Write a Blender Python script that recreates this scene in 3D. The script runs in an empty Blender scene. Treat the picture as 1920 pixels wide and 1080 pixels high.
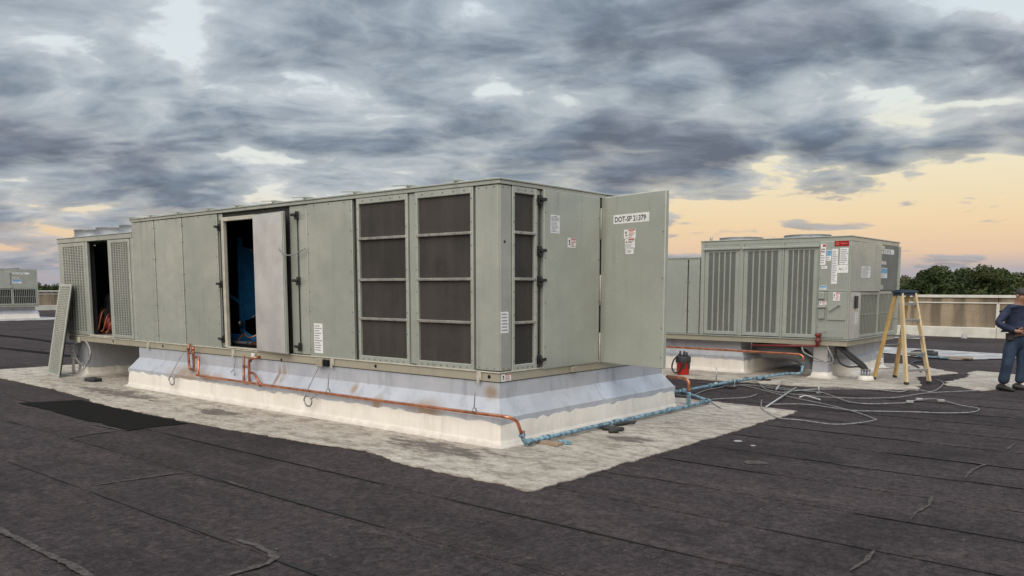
import bpy, bmesh, math, random
from mathutils import Vector, Matrix
random.seed(7)
R = math.radians
scene = bpy.context.scene

# ------------------------------------------------------------------ camera
# World axes follow the big unit: X = right along its long side, Y = away along its short side,
# origin on the roof under its nearest corner.
cam_d = bpy.data.cameras.new('camera')
cam = bpy.data.objects.new('camera', cam_d)
scene.collection.objects.link(cam)
CAM_YAW = R(40.14)
cam.location = (6.077, -6.983, 1.8)
cam.rotation_euler = (R(90 - 6.217), 0, CAM_YAW)
cam_d.sensor_width = 36.0
cam_d.lens = 36.0 * 1540 / 1920
cam_d.shift_y = (705 - 540) / 1920
cam_d.clip_start = 0.05
cam_d.clip_end = 6000
scene.camera = cam
CF = Vector((-math.sin(CAM_YAW), math.cos(CAM_YAW), 0))      # view direction on the ground
CR = Vector((math.cos(CAM_YAW), math.sin(CAM_YAW), 0))       # to the right

# ------------------------------------------------------------------ view
scene.render.engine = 'CYCLES'
scene.view_settings.view_transform = 'Standard'
scene.view_settings.look = 'None'
scene.view_settings.gamma = 1
scene.view_settings.exposure = 0.65
scene.cycles.max_bounces = 6
scene.cycles.use_denoising = True

# ------------------------------------------------------------------ sun: very soft lamp added as fill, from behind the viewer's left shoulder
SUN_AZ = CAM_YAW + R(162)       # direction to the sun, measured from +Y anticlockwise
SUN_EL = R(38)
sun_dir = Vector((-math.sin(SUN_AZ) * math.cos(SUN_EL), math.cos(SUN_AZ) * math.cos(SUN_EL), math.sin(SUN_EL)))
sd = bpy.data.lights.new('sun', 'SUN')
sd.energy = 1.5
sd.angle = R(65)
sd.color = (1.0, 0.91, 0.81)
sun = bpy.data.objects.new('sun', sd)
sun.rotation_euler = sun_dir.to_track_quat('Z', 'Y').to_euler()
sun.location = (-40, -30, 30)
scene.collection.objects.link(sun)

# ------------------------------------------------------------------ world: dusk sky with a broken cloud deck
world = bpy.data.worlds.new('World')
scene.world = world
world.use_nodes = True
nt = world.node_tree
nt.nodes.clear()

class NB:
    """small helper to write node graphs as expressions"""
    def __init__(s, tree): s.t = tree
    def n(s, kind, **kw):
        nd = s.t.nodes.new(kind)
        for k, v in kw.items(): setattr(nd, k, v)
        return nd
    def put(s, sock, v):
        if isinstance(v, bpy.types.NodeSocket): s.t.links.new(v, sock)
        elif v is not None: sock.default_value = v
    def m(s, op, a, b=None, c=None, clamp=False):
        nd = s.n('ShaderNodeMath', operation=op, use_clamp=clamp)
        s.put(nd.inputs[0], a); s.put(nd.inputs[1], b); s.put(nd.inputs[2], c)
        return nd.outputs[0]
    def v(s, op, a, b=None):
        nd = s.n('ShaderNodeVectorMath', operation=op)
        s.put(nd.inputs[0], a)
        if op == 'SCALE': s.put(nd.inputs[3], b)
        else: s.put(nd.inputs[1], b)
        return nd.outputs['Value'] if op in ('DOT_PRODUCT', 'LENGTH') else nd.outputs[0]
    def comb(s, x, y, z):
        nd = s.n('ShaderNodeCombineXYZ')
        for i, q in enumerate((x, y, z)): s.put(nd.inputs[i], q)
        return nd.outputs[0]
    def sep(s, a):
        nd = s.n('ShaderNodeSeparateXYZ'); s.put(nd.inputs[0], a)
        return nd.outputs
    def noise(s, vec, scale, detail=4, rough=0.5, dist=0.0, dims='3D', color=False):
        nd = s.n('ShaderNodeTexNoise', noise_dimensions=dims)
        s.put(nd.inputs['Vector'], vec); s.put(nd.inputs['Scale'], scale)
        s.put(nd.inputs['Detail'], detail); s.put(nd.inputs['Roughness'], rough); s.put(nd.inputs['Distortion'], dist)
        return nd.outputs['Color'] if color else nd.outputs['Fac']
    def ss(s, x, lo, hi):
        nd = s.n('ShaderNodeMapRange', interpolation_type='SMOOTHSTEP', clamp=True)
        s.put(nd.inputs['Value'], x); s.put(nd.inputs['From Min'], lo); s.put(nd.inputs['From Max'], hi)
        return nd.outputs[0]
    def lin(s, x, lo, hi, a=0.0, b=1.0):
        nd = s.n('ShaderNodeMapRange', clamp=True)
        s.put(nd.inputs['Value'], x); s.put(nd.inputs['From Min'], lo); s.put(nd.inputs['From Max'], hi)
        s.put(nd.inputs['To Min'], a); s.put(nd.inputs['To Max'], b)
        return nd.outputs[0]
    def mix(s, f, a, b, mode='MIX'):
        nd = s.n('ShaderNodeMix', data_type='RGBA', blend_type=mode)
        s.put(nd.inputs[0], f)
        for i, q in ((6, a), (7, b)):
            s.put(nd.inputs[i], (*q, 1) if isinstance(q, tuple) and len(q) == 3 else q)
        return nd.outputs[2]
    def ramp(s, f, stops, interp='LINEAR'):
        nd = s.n('ShaderNodeValToRGB'); s.put(nd.inputs[0], f)
        cr = nd.color_ramp; cr.interpolation = interp
        while len(cr.elements) < len(stops): cr.elements.new(0.5)
        for e, (p, c) in zip(cr.elements, stops):
            e.position = p; e.color = (*c, 1) if len(c) == 3 else c
        return nd.outputs[0]

def build_sky():
    b = NB(nt)
    tc = b.n('ShaderNodeTexCoord')
    rot = b.n('ShaderNodeVectorRotate', rotation_type='Z_AXIS')
    b.put(rot.inputs['Vector'], tc.outputs['Generated']); rot.inputs['Angle'].default_value = -CAM_YAW
    d = rot.outputs[0]
    x, y, z = b.sep(d)
    zc = b.m('MAXIMUM', z, 0.0)
    az = b.m('ARCTAN2', x, y)                     # 0 = straight ahead, + right
    # the sky away from the afterglow (behind, to the right) is duller and bluer
    glow = b.v('DOT_PRODUCT', d, (-0.64, 0.77, 0.0))
    dull = b.m('SUBTRACT', 1.0, b.ss(glow, -0.55, 0.22))
    # point on the cloud deck, foreshortened towards the horizon
    k = b.m('ADD', zc, 0.19)
    px, py = b.m('DIVIDE', x, k), b.m('DIVIDE', y, k)
    p = b.comb(b.m('ADD', px, -3.3), b.m('ADD', b.m('MULTIPLY', py, 1.25), 5.1), 5.2)
    warp = b.v('SCALE', b.v('SUBTRACT', b.noise(p, 1.3, 3, 0.55, color=True, dims='2D'), (0.5, 0.5, 0.5)), 0.34)
    pw = b.v('ADD', p, warp)
    big = b.noise(pw, 0.9, 2, 0.5, dims='2D')
    def field(q):
        vo = b.n('ShaderNodeTexVoronoi', feature='F1', voronoi_dimensions='2D', normalize=True); b.put(vo.inputs['Vector'], q)
        vo.inputs['Scale'].default_value = 2.9; vo.inputs['Detail'].default_value = 2.0; vo.inputs['Roughness'].default_value = 0.55
        lump = b.m('SUBTRACT', 1.0, vo.outputs['Distance'])
        return b.m('ADD', b.m('MULTIPLY', b.noise(q, 2.3, 8, 0.60, dims='2D'), 0.56), b.m('MULTIPLY', b.m('SUBTRACT', lump, 0.22), 0.44))
    n = field(pw)
    dens = b.m('ADD', b.m('MULTIPLY', n, 0.74), b.m('MULTIPLY', big, 0.26))
    # the same field a little nearer the zenith: tells tops from undersides
    n2 = field(b.v('ADD', pw, b.comb(b.m('MULTIPLY', px, -0.030), b.m('MULTIPLY', py, -0.040), 0.0)))
    relief = b.m('SUBTRACT', n, n2)
    # coverage: the deck breaks open low on the right and high on the right, and thins overhead
    edge = b.noise(b.comb(b.m('MULTIPLY', az, 3.0), b.m('MULTIPLY', z, 9.0), 0.0), 1.0, 3, 0.6, dims='2D')
    zz = b.m('ADD', z, b.m('MULTIPLY', b.m('SUBTRACT', edge, 0.5), 0.08))
    low = b.m('SUBTRACT', 1.0, b.ss(zz, 0.088, 0.135))
    right = b.ss(az, 0.10, 0.26)
    farleft = b.ss(b.m('MULTIPLY', az, -1.0), 0.62, 0.95)
    side = b.m('MAXIMUM', right, farleft)
    open_low = b.m('MULTIPLY', low, side)
    belt = b.m('MULTIPLY', b.m('SUBTRACT', 1.0, b.ss(zz, 0.0, 0.055)), 0.60)
    open_low = b.m('MAXIMUM', open_low, belt)
    high = b.m('MULTIPLY', b.ss(zz, 0.20, 0.31), b.ss(az, 0.30, 0.55))
    over = b.ss(z, 0.40, 0.80)
    thr = b.m('ADD', 0.376, b.m('MULTIPLY', open_low, 0.155))
    thr = b.m('ADD', thr, b.m('MULTIPLY', high, 0.095))
    thr = b.m('ADD', thr, b.m('MULTIPLY', over, 0.10))
    cover = b.ss(dens, thr, b.m('ADD', thr, 0.052))
    thick = b.ss(dens, b.m('ADD', thr, 0.02), b.m('ADD', thr, 0.20))
    # clear air behind
    clear = b.ramp(b.m('MULTIPLY', zc, 2.0), [
        (0.00, (.45, .43, .47)), (0.035, (.50, .45, .48)), (0.075, (.86, .60, .42)), (0.14, (.95, .70, .42)),
        (0.25, (.96, .83, .56)), (0.40, (.84, .88, .82)), (0.62, (.72, .82, .89)), (1.0, (.60, .74, .90))])
    clear = b.mix(b.m('MULTIPLY', dull, 0.15), clear, (.34, .40, .50))
    pale = b.m('MULTIPLY', b.ss(b.m('MULTIPLY', az, -1.0), -0.15, 0.20), b.ss(z, 0.05, 0.12))
    clear = b.mix(b.m('MULTIPLY', pale, 0.7), clear, (.80, .86, .88))
    sky = b.n('ShaderNodeTexSky', sky_type='NISHITA')
    sky.sun_disc = False
    sky.sun_elevation = SUN_EL
    sky.sun_rotation = -SUN_AZ
    sky.altitude = 20; sky.air_density = 1.2; sky.dust_density = 2.0
    clear = b.v('ADD', b.v('SCALE', clear, 7.6), b.v('SCALE', sky.outputs[0], 0.10))
    # cloud colour: slate undersides, paler tops, a rosy cast here and there
    fine = b.noise(pw, 5.5, 5, 0.6, dims='2D')
    body = b.lin(n, 0.30, 0.60, 0.0, 1.0)                # thick lumps read dark, the thin joints between them pale
    tone = b.m('ADD', b.m('SUBTRACT', 0.95, b.m('MULTIPLY', body, 0.66)), b.m('MULTIPLY', relief, 2.0))
    tone = b.m('ADD', tone, b.m('MULTIPLY', b.m('SUBTRACT', fine, 0.5), 0.65))
    tone = b.m('ADD', tone, b.m('SUBTRACT', 0.42, b.m('MULTIPLY', big, 0.84)))
    tone = b.m('SUBTRACT', tone, b.m('MULTIPLY', thick, 0.22))
    cl = b.ramp(b.m('ADD', tone, 0.05, clamp=True), [
        (0.0, (.128, .160, .208)), (0.30, (.195, .240, .300)), (0.58, (.290, .345, .408)), (0.85, (.43, .475, .525)), (1.0, (.60, .64, .67))])
    rosy = b.m('MULTIPLY', b.ss(b.noise(p, 0.9, 2, 0.55, dims='2D'), 0.52, 0.68), 0.26)
    rosy = b.m('ADD', rosy, b.m('MULTIPLY', b.ss(az, 0.42, 0.60), 0.35))
    cl = b.mix(rosy, cl, (1.22, .97, .92), 'MULTIPLY')
    warm_low = b.m('MULTIPLY', b.m('SUBTRACT', 1.0, b.ss(z, 0.0, 0.14)), 0.25)
    cl = b.mix(warm_low, cl, (.46, .43, .46))
    cl = b.mix(b.m('MULTIPLY', dull, 0.0), cl, (.14, .17, .22))
    cl = b.v('SCALE', cl, 9.3)
    rim = b.m('MULTIPLY', b.m('SUBTRACT', 1.0, thick), 0.34)
    cl = b.mix(rim, cl, clear)
    col = b.mix(cover, clear, cl)
    # gain added overhead, above the view, as fill light for the ground
    col = b.v('SCALE', col, b.m('ADD', 1.0, b.m('MULTIPLY', b.ss(z, 0.32, 0.85), 0.8)))
    col = b.mix(b.ss(z, 0.35, 0.8), col, (1.06, 1.0, .92), 'MULTIPLY')
    # below the horizon: dull ground tone so nothing glows from underneath
    col = b.mix(b.ss(z, -0.02, 0.0), (.9, .9, .85), col)
    bg = b.n('ShaderNodeBackground'); b.put(bg.inputs[0], col); bg.inputs[1].default_value = 0.072
    out = b.n('ShaderNodeOutputWorld'); nt.links.new(bg.outputs[0], out.inputs[0])
build_sky()

# ------------------------------------------------------------------ mesh helpers
COL = scene.collection
def P(A, B, z):                      # A runs left along the long side of the units, B away from the viewer
    return Vector((-A, B, z))

class MB:
    def __init__(s): s.v = []; s.f = []; s.mi = []; s.cur = 0; s.sm = []; s.smooth = False
    def mat(s, i): s.cur = i; return s
    def add(s, vs, fs, smooth=None):
        o = len(s.v); s.v += [tuple(q) for q in vs]
        for f in fs:
            s.f.append([i + o for i in f]); s.mi.append(s.cur); s.sm.append(s.smooth if smooth is None else smooth)
        return s
    def obox(s, c, ex, ey, ez, ch=0.0):
        """box at c with half-axis vectors, edges chamfered by ch"""
        ax = [Vector(ex), Vector(ey), Vector(ez)]; L = [a.length for a in ax]
        ch = min(ch, 0.45 * min(L)); c = Vector(c)
        if ch <= 0:
            vs = [c + ax[0] * i + ax[1] * j + ax[2] * k for i in (-1, 1) for j in (-1, 1) for k in (-1, 1)]
            return s.add(vs, [(0, 1, 3, 2), (4, 6, 7, 5), (0, 4, 5, 1), (2, 3, 7, 6), (0, 2, 6, 4), (1, 5, 7, 3)], False)
        r = [1 - ch / l for l in L]; vs = []; idx = {}
        for i in (-1, 1):
            for j in (-1, 1):
                for k in (-1, 1):
                    sg = (i, j, k)
                    for m in range(3):
                        q = [sg[t] * (1 if t == m else r[t]) for t in range(3)]
                        idx[(sg, m)] = len(vs); vs.append(c + ax[0] * q[0] + ax[1] * q[1] + ax[2] * q[2])
        fs = []
        for m in range(3):
            o1, o2 = [t for t in range(3) if t != m]
            for sg in (-1, 1):
                ring = []
                for (u, w) in ((-1, -1), (1, -1), (1, 1), (-1, 1)):
                    q = [0, 0, 0]; q[m] = sg; q[o1] = u; q[o2] = w; ring.append(idx[(tuple(q), m)])
                fs.append(ring)
            for u in (-1, 1):
                for w in (-1, 1):
                    q = [0, 0, 0]; q[o1] = u; q[o2] = w; q[m] = -1; q0 = tuple(q); q[m] = 1; q1 = tuple(q)
                    fs.append([idx[(q0, o1)], idx[(q0, o2)], idx[(q1, o2)], idx[(q1, o1)]])
        for i in (-1, 1):
            for j in (-1, 1):
                for k in (-1, 1): fs.append([idx[((i, j, k), m)] for m in range(3)])
        return s.add(vs, fs, False)
    def box(s, A0, A1, B0, B1, z0, z1, ch=0.0):
        return s.obox(P((A0 + A1) / 2, (B0 + B1) / 2, (z0 + z1) / 2), ((A1 - A0) / 2, 0, 0), (0, (B1 - B0) / 2, 0), (0, 0, (z1 - z0) / 2), ch)
    def bar(s, p, q, w, h, up=(0, 0, 1), ch=0.0):
        p, q = Vector(p), Vector(q); d = q - p; l = d.length; d.normalize(); up = Vector(up)
        x = d.cross(up)
        if x.length < 1e-4: x = d.cross(Vector((1, 0, 0)))
        x.normalize(); y = x.cross(d)
        return s.obox((p + q) / 2, x * w / 2, d * l / 2, y * h / 2, ch)
    def tube(s, pts, r, seg=8, cap=True):
        pts = [Vector(p) for p in pts]; n = len(pts); rr = r if isinstance(r, (list, tuple)) else [r] * n
        t0 = (pts[1] - pts[0]).normalized()
        u = t0.cross(Vector((0, 0, 1)))
        if u.length < 1e-3: u = t0.cross(Vector((1, 0, 0)))
        u.normalize(); vs = []
        for i, p in enumerate(pts):
            if i == 0: t = t0
            elif i == n - 1: t = (pts[i] - pts[i - 1]).normalized()
            else:
                t = (pts[i] - pts[i - 1]).normalized() + (pts[i + 1] - pts[i]).normalized()
                t = t.normalized() if t.length > 1e-6 else (pts[i] - pts[i - 1]).normalized()
            u = (u - t * u.dot(t))
            u = u.normalized() if u.length > 1e-6 else t.orthogonal().normalized()
            w = t.cross(u)
            for k in range(seg):
                a = 2 * math.pi * k / seg
                vs.append(p + (u * math.cos(a) + w * math.sin(a)) * rr[i])
        fs = [(i * seg + k, i * seg + (k + 1) % seg, (i + 1) * seg + (k + 1) % seg, (i + 1) * seg + k) for i in range(n - 1) for k in range(seg)]
        s.add(vs, fs, True)
        if cap: 
            o = len(s.v) - n * seg
            for ring in (list(range(seg)), list(range((n - 1) * seg, n * seg))):
                s.f.append([o + i for i in ring]); s.mi.append(s.cur); s.sm.append(False)
        return s
    def cyl(s, p, q, r, seg=12, r2=None): return s.tube([p, q], [r, r if r2 is None else r2], seg)
    def lathe(s, c, prof, seg=20, axis=(0, 0, 1), arc=None):
        c = Vector(c); ax = Vector(axis).normalized(); u = ax.orthogonal().normalized(); w = ax.cross(u); vs = []
        for (r, h) in prof:
            for k in range(seg):
                a = 2 * math.pi * k / seg; vs.append(c + ax * h + (u * math.cos(a) + w * math.sin(a)) * r)
        m = len(prof)
        return s.add(vs, [(i * seg + k, i * seg + (k + 1) % seg, (i + 1) * seg + (k + 1) % seg, (i + 1) * seg + k) for i in range(m - 1) for k in range(seg)], True)
    def quad(s, *pts): return s.add(pts, [list(range(len(pts)))], False)
    def build(s, name, mats, parent=None, normals=True, **props):
        me = bpy.data.meshes.new(name); me.from_pydata(s.v, [], s.f)
        if not isinstance(mats, (list, tuple)): mats = [mats]
        for m in mats: me.materials.append(m)
        me.polygons.foreach_set('material_index', s.mi); me.polygons.foreach_set('use_smooth', s.sm)
        if normals:
            bm = bmesh.new(); bm.from_mesh(me); bmesh.ops.recalc_face_normals(bm, faces=bm.faces); bm.to_mesh(me); bm.free()
        me.update()
        return link(name, me, parent, **props)

def link(name, data, parent=None, **props):
    o = bpy.data.objects.new(name, data); COL.objects.link(o)
    if parent is not None:
        o.parent = parent
        if parent.type == 'EMPTY': o.location = -parent.location      # meshes carry world coordinates
    for k, v in props.items(): o[k] = v
    return o

def thing(name, label, cat, loc, group=None):
    o = bpy.data.objects.new(name, None); COL.objects.link(o); o.location = loc
    o.empty_display_size = 0.2
    o['label'] = label; o['category'] = cat
    if group: o['group'] = group
    return o
def tag(o, label, cat, group=None):
    o['label'] = label; o['category'] = cat
    if group: o['group'] = group
    return o
def copy_tree(o, parent=None):
    c = o.copy(); COL.objects.link(c); c.parent = parent
    for ch in list(o.children): copy_tree(ch, c)
    return c

def fillet(pts, r, n=4):
    """round the corners of a polyline"""
    pts = [Vector(p) for p in pts]; out = [pts[0]]
    for i in range(1, len(pts) - 1):
        a, b, c = pts[i - 1], pts[i], pts[i + 1]
        d1 = (a - b); d2 = (c - b); q = min(r, d1.length * 0.49, d2.length * 0.49)
        s0 = b + d1.normalized() * q; s1 = b + d2.normalized() * q
        for k in range(n + 1):
            t = k / n; out.append(s0 * (1 - t) ** 2 + b * 2 * t * (1 - t) + s1 * t * t)
    out.append(pts[-1]); return out
def smooth_path(pts, sub=6):
    pts = [Vector(p) for p in pts]; out = []
    for i in range(len(pts) - 1):
        p0 = pts[max(i - 1, 0)]; p1 = pts[i]; p2 = pts[i + 1]; p3 = pts[min(i + 2, len(pts) - 1)]
        for k in range(sub):
            t = k / sub
            out.append(0.5 * (2 * p1 + (p2 - p0) * t + (2 * p0 - 5 * p1 + 4 * p2 - p3) * t * t + (3 * p1 - p0 - 3 * p2 + p3) * t ** 3))
    out.append(pts[-1]); return out

def text_into(mb, s, origin, ux, uz, height, mat_i, bold=0.0, extrude=0.0):
    """flat lettering laid into mb: origin = lower left, ux / uz unit vectors"""
    cu = bpy.data.curves.new('lettering', 'FONT'); cu.body = s; cu.size = height * 1.38; cu.offset = bold; cu.resolution_u = 3
    ob = bpy.data.objects.new('lettering', cu); COL.objects.link(ob)
    dg = bpy.context.evaluated_depsgraph_get(); ev = ob.evaluated_get(dg); me = ev.to_mesh()
    vs = [Vector(origin) + Vector(ux) * q.co.x + Vector(uz) * q.co.y for q in me.vertices]
    fs = [list(p.vertices) for p in me.polygons]
    w = max([q.co.x for q in me.vertices] or [0])
    ev.to_mesh_clear(); bpy.data.objects.remove(ob); bpy.data.curves.remove(cu)
    mb.mat(mat_i).add(vs, fs, False)
    return w

# ------------------------------------------------------------------ materials
def new_mat(name):
    m = bpy.data.materials.new(name); m.use_nodes = True; t = m.node_tree; t.nodes.clear()
    b = NB(t); pr = b.n('ShaderNodeBsdfPrincipled'); out = b.n('ShaderNodeOutputMaterial'); t.links.new(pr.outputs[0], out.inputs[0])
    return m, b, pr
def obj_co(b): return b.n('ShaderNodeTexCoord').outputs['Object']
def rnd(b): return b.n('ShaderNodeObjectInfo').outputs['Random']
def bump(b, pr, h, strength, dist=0.01):
    bp = b.n('ShaderNodeBump'); b.put(bp.inputs['Height'], h); bp.inputs['Strength'].default_value = strength; bp.inputs['Distance'].default_value = dist
    b.put(pr.inputs['Normal'], bp.outputs[0])
def simple(name, c1, c2=None, scale=8.0, rough=0.5, metal=0.0, bmp=0.0, bscale=None, detail=4, stretch=(1, 1, 1), rv=0.0, spec=0.5):
    m, b, pr = new_mat(name); co = obj_co(b)
    if stretch != (1, 1, 1): co = b.v('MULTIPLY', co, stretch)
    c2 = c2 or tuple(x * 0.8 for x in c1)
    f = b.ss(b.noise(co, scale, detail, 0.6), 0.32, 0.68)
    col = b.mix(f, c1, c2)
    if rv: col = b.v('SCALE', col, b.lin(rnd(b), 0, 1, 1 - rv, 1 + rv))
    b.put(pr.inputs['Base Color'], col)
    b.put(pr.inputs['Roughness'], b.lin(f, 0, 1, rough * 0.9, min(1, rough * 1.12)))
    pr.inputs['Metallic'].default_value = metal; pr.inputs['Specular IOR Level'].default_value = spec
    if bmp: bump(b, pr, b.noise(co, bscale or scale * 4, 5, 0.6), bmp, 0.01)
    return m

def paint_mat(name, c1, c2, rough=0.30, dirt=0.35, metal=0.0):
    """weathered factory paint on sheet steel: faint oil-canning, drip dirt, chalky patches"""
    m, b, pr = new_mat(name); co = obj_co(b)
    wide = b.ss(b.noise(co, 1.3, 4, 0.55), 0.3, 0.7)
    col = b.mix(wide, c1, c2)
    drip = b.ss(b.noise(b.v('MULTIPLY', co, (9, 9, 0.55)), 1.0, 6, 0.65), 0.52, 0.78)
    grime = b.ss(b.noise(co, 5.0, 6, 0.65), 0.50, 0.80)
    col = b.mix(b.m('MULTIPLY', drip, dirt), col, tuple(x * 0.66 for x in c2))
    col = b.mix(b.m('MULTIPLY', grime, dirt * 0.6), col, tuple(x * f for x, f in zip(c1, (1.10, 1.07, 1.0))))
    speck = b.ss(b.noise(co, 45, 3, 0.7), 0.64, 0.76)
    col = b.mix(b.m('MULTIPLY', speck, 0.3), col, (.10, .09, .07))
    col = b.v('SCALE', col, b.lin(rnd(b), 0, 1, 0.93, 1.06))
    b.put(pr.inputs['Base Color'], col)
    b.put(pr.inputs['Roughness'], b.m('ADD', b.lin(wide, 0, 1, rough, rough + 0.10), b.m('MULTIPLY', drip, 0.12)))
    pr.inputs['Specular IOR Level'].default_value = 0.62; pr.inputs['Metallic'].default_value = metal
    h = b.m('ADD', b.m('MULTIPLY', b.noise(co, 1.7, 2, 0.5), 1.0), b.m('MULTIPLY', b.noise(co, 140, 2, 0.5), 0.012))
    bump(b, pr, h, 0.55, 0.03)
    return m

M = {}
M['paint'] = paint_mat('beige_grey_paint', (.460, .480, .425), (.402, .422, .374), 0.24, 0.60, 0.32)
M['paint_shade'] = paint_mat('shaded_grey_paint', (.115, .135, .135), (.095, .112, .113), 0.35, 0.3)  # darker version of the unit paint, shade put into the colour
M['paint_rail'] = paint_mat('rail_paint', (.36, .335, .255), (.30, .28, .215), 0.4, 0.55)
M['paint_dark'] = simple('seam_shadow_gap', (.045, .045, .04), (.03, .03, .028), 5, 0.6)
M['paint_lip'] = simple('pale_lip_paint', (.55, .52, .43), (.42, .40, .33), 6, 0.4)
M['galv'] = simple('galvanised_sheet', (.66, .65, .625), (.55, .54, .52), 3.0, 0.34, 0.40, 0.10, 1.6, 6, rv=0.05)
M['shroud'] = simple('dull_galvanised', (.30, .32, .34), (.22, .23, .25), 6, 0.55, 0.4)
M['alu'] = simple('aluminium_bar', (.56, .54, .49), (.38, .365, .335), 14, 0.42, 0.8)
M['steel'] = simple('bare_steel', (.40, .40, .40), (.28, .28, .28), 20, 0.42, 0.9)
M['black'] = simple('black_plastic', (.012, .012, .013), (.02, .02, .02), 12, 0.45)
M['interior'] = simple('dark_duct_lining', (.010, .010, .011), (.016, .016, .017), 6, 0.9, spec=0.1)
M['screw'] = simple('screw_head', (.30, .29, .26), (.18, .17, .15), 30, 0.4, 0.6)
M['copper'] = simple('copper_pipe', (.74, .31, .17), (.42, .16, .09), 9, 0.30, 0.9, 0.05, 40)
M['copper_old'] = simple('dull_copper', (.48, .20, .12), (.24, .10, .07), 12, 0.46, 0.85)
M['blue_paint'] = simple('sky_blue_pipe_paint', (.27, .44, .53), (.045, .075, .10), 17, 0.55, 0.0, 0.2, 60, 6)
M['blue_steel'] = simple('fan_blue_paint', (.03, .21, .46), (.02, .14, .34), 5, 0.4)
M['white'] = simple('white_print_stock', (.82, .82, .80), (.72, .72, .70), 20, 0.45)
M['ink'] = simple('black_ink', (.03, .03, .035), (.05, .05, .05), 30, 0.5)
M['ink_grey'] = simple('grey_ink', (.26, .26, .30), (.34, .34, .36), 30, 0.5)
M['ink_red'] = simple('red_ink', (.50, .10, .07), (.40, .08, .06), 30, 0.5)
M['ink_blue'] = simple('blue_ink', (.12, .30, .52), (.2, .4, .6), 30, 0.5)
M['ink_amber'] = simple('amber_ink', (.75, .42, .05), (.6, .35, .05), 30, 0.5)
M['badge'] = simple('red_badge', (.36, .012, .015), (.28, .008, .01), 12, 0.25)
M['badge_mark'] = simple('badge_mark', (.75, .22, .17), (.6, .15, .12), 12, 0.3)
M['rubber'] = simple('black_rubber', (.022, .022, .024), (.035, .035, .035), 10, 0.6)
M['conduit'] = simple('grey_conduit', (.30, .31, .33), (.22, .23, .25), 9, 0.4, 0.5)
M['cable'] = simple('grey_cable', (.33, .33, .33), (.17, .17, .17), 16, 0.55)
M['rod'] = simple('weathered_rod', (.55, .55, .54), (.35, .35, .35), 11, 0.45, 0.5)
M['wood'] = simple('treated_wood', (.36, .27, .19), (.24, .17, .12), 6, 0.75, 0, 0.3, 30, 5, (1, 6, 6))
M['red_valve'] = simple('dull_red_paint', (.24, .02, .015), (.14, .015, .012), 9, 0.5)
M['red_plastic'] = simple('red_bucket_plastic', (.62, .030, .018), (.52, .02, .015), 4, 0.35)
M['red_old'] = simple('dark_red_paint', (.20, .02, .02), (.12, .015, .015), 14, 0.45)
M['orange_cord'] = simple('orange_hose', (.42, .10, .045), (.22, .05, .03), 10, 0.45)
M['green_can'] = simple('green_motor_paint', (.10, .16, .12), (.07, .11, .09), 8, 0.5)
M['yellow'] = simple('yellow_fibreglass', (.60, .40, .15), (.44, .29, .12), 7, 0.5, 0, 0.1, 40, 5, (1, 1, 0.4))
M['yellow_pale'] = simple('faded_yellow_fibreglass', (.66, .52, .30), (.50, .39, .23), 8, 0.55, 0, 0.1, 40, 5, (1, 1, 0.4))
M['ladder_cap'] = simple('navy_ladder_cap', (.02, .035, .06), (.03, .05, .08), 8, 0.5)
M['compressor'] = simple('grey_compressor_paint', (.075, .075, .078), (.05, .05, .052), 8, 0.5)
M['coil'] = simple('black_coil_fins', (.016, .016, .017), (.024, .024, .025), 22, 0.6)

def screen_mat():
    m, b, pr = new_mat('filter_mesh'); co = obj_co(b)
    x, y, z = b.sep(co)
    hz = b.m('ADD', x, y)
    weave = b.m('MULTIPLY', b.m('SINE', b.m('MULTIPLY', hz, 900)), b.m('SINE', b.m('MULTIPLY', z, 900)))
    drip = b.ss(b.noise(b.v('MULTIPLY', co, (7, 7, 0.6)), 1.0, 6, 0.6), 0.42, 0.74)
    dust = b.ss(b.m('ADD', b.noise(co, 1.6, 6, 0.65), b.lin(rnd(b), 0, 1, -.12, .12)), 0.35, 0.68)
    col = b.mix(dust, (.036, .032, .029), (.056, .049, .042))
    col = b.mix(b.m('MULTIPLY', drip, 0.30), col, (.092, .079, .064))
    b.put(pr.inputs['Base Color'], col); pr.inputs['Roughness'].default_value = 0.62
    pr.inputs['Specular IOR Level'].default_value = 0.35
    bump(b, pr, b.m('ADD', b.m('MULTIPLY', weave, 0.15), b.noise(co, 6, 2, 0.5)), 0.18, 0.01)
    return m
M['screen'] = screen_mat()

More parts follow.
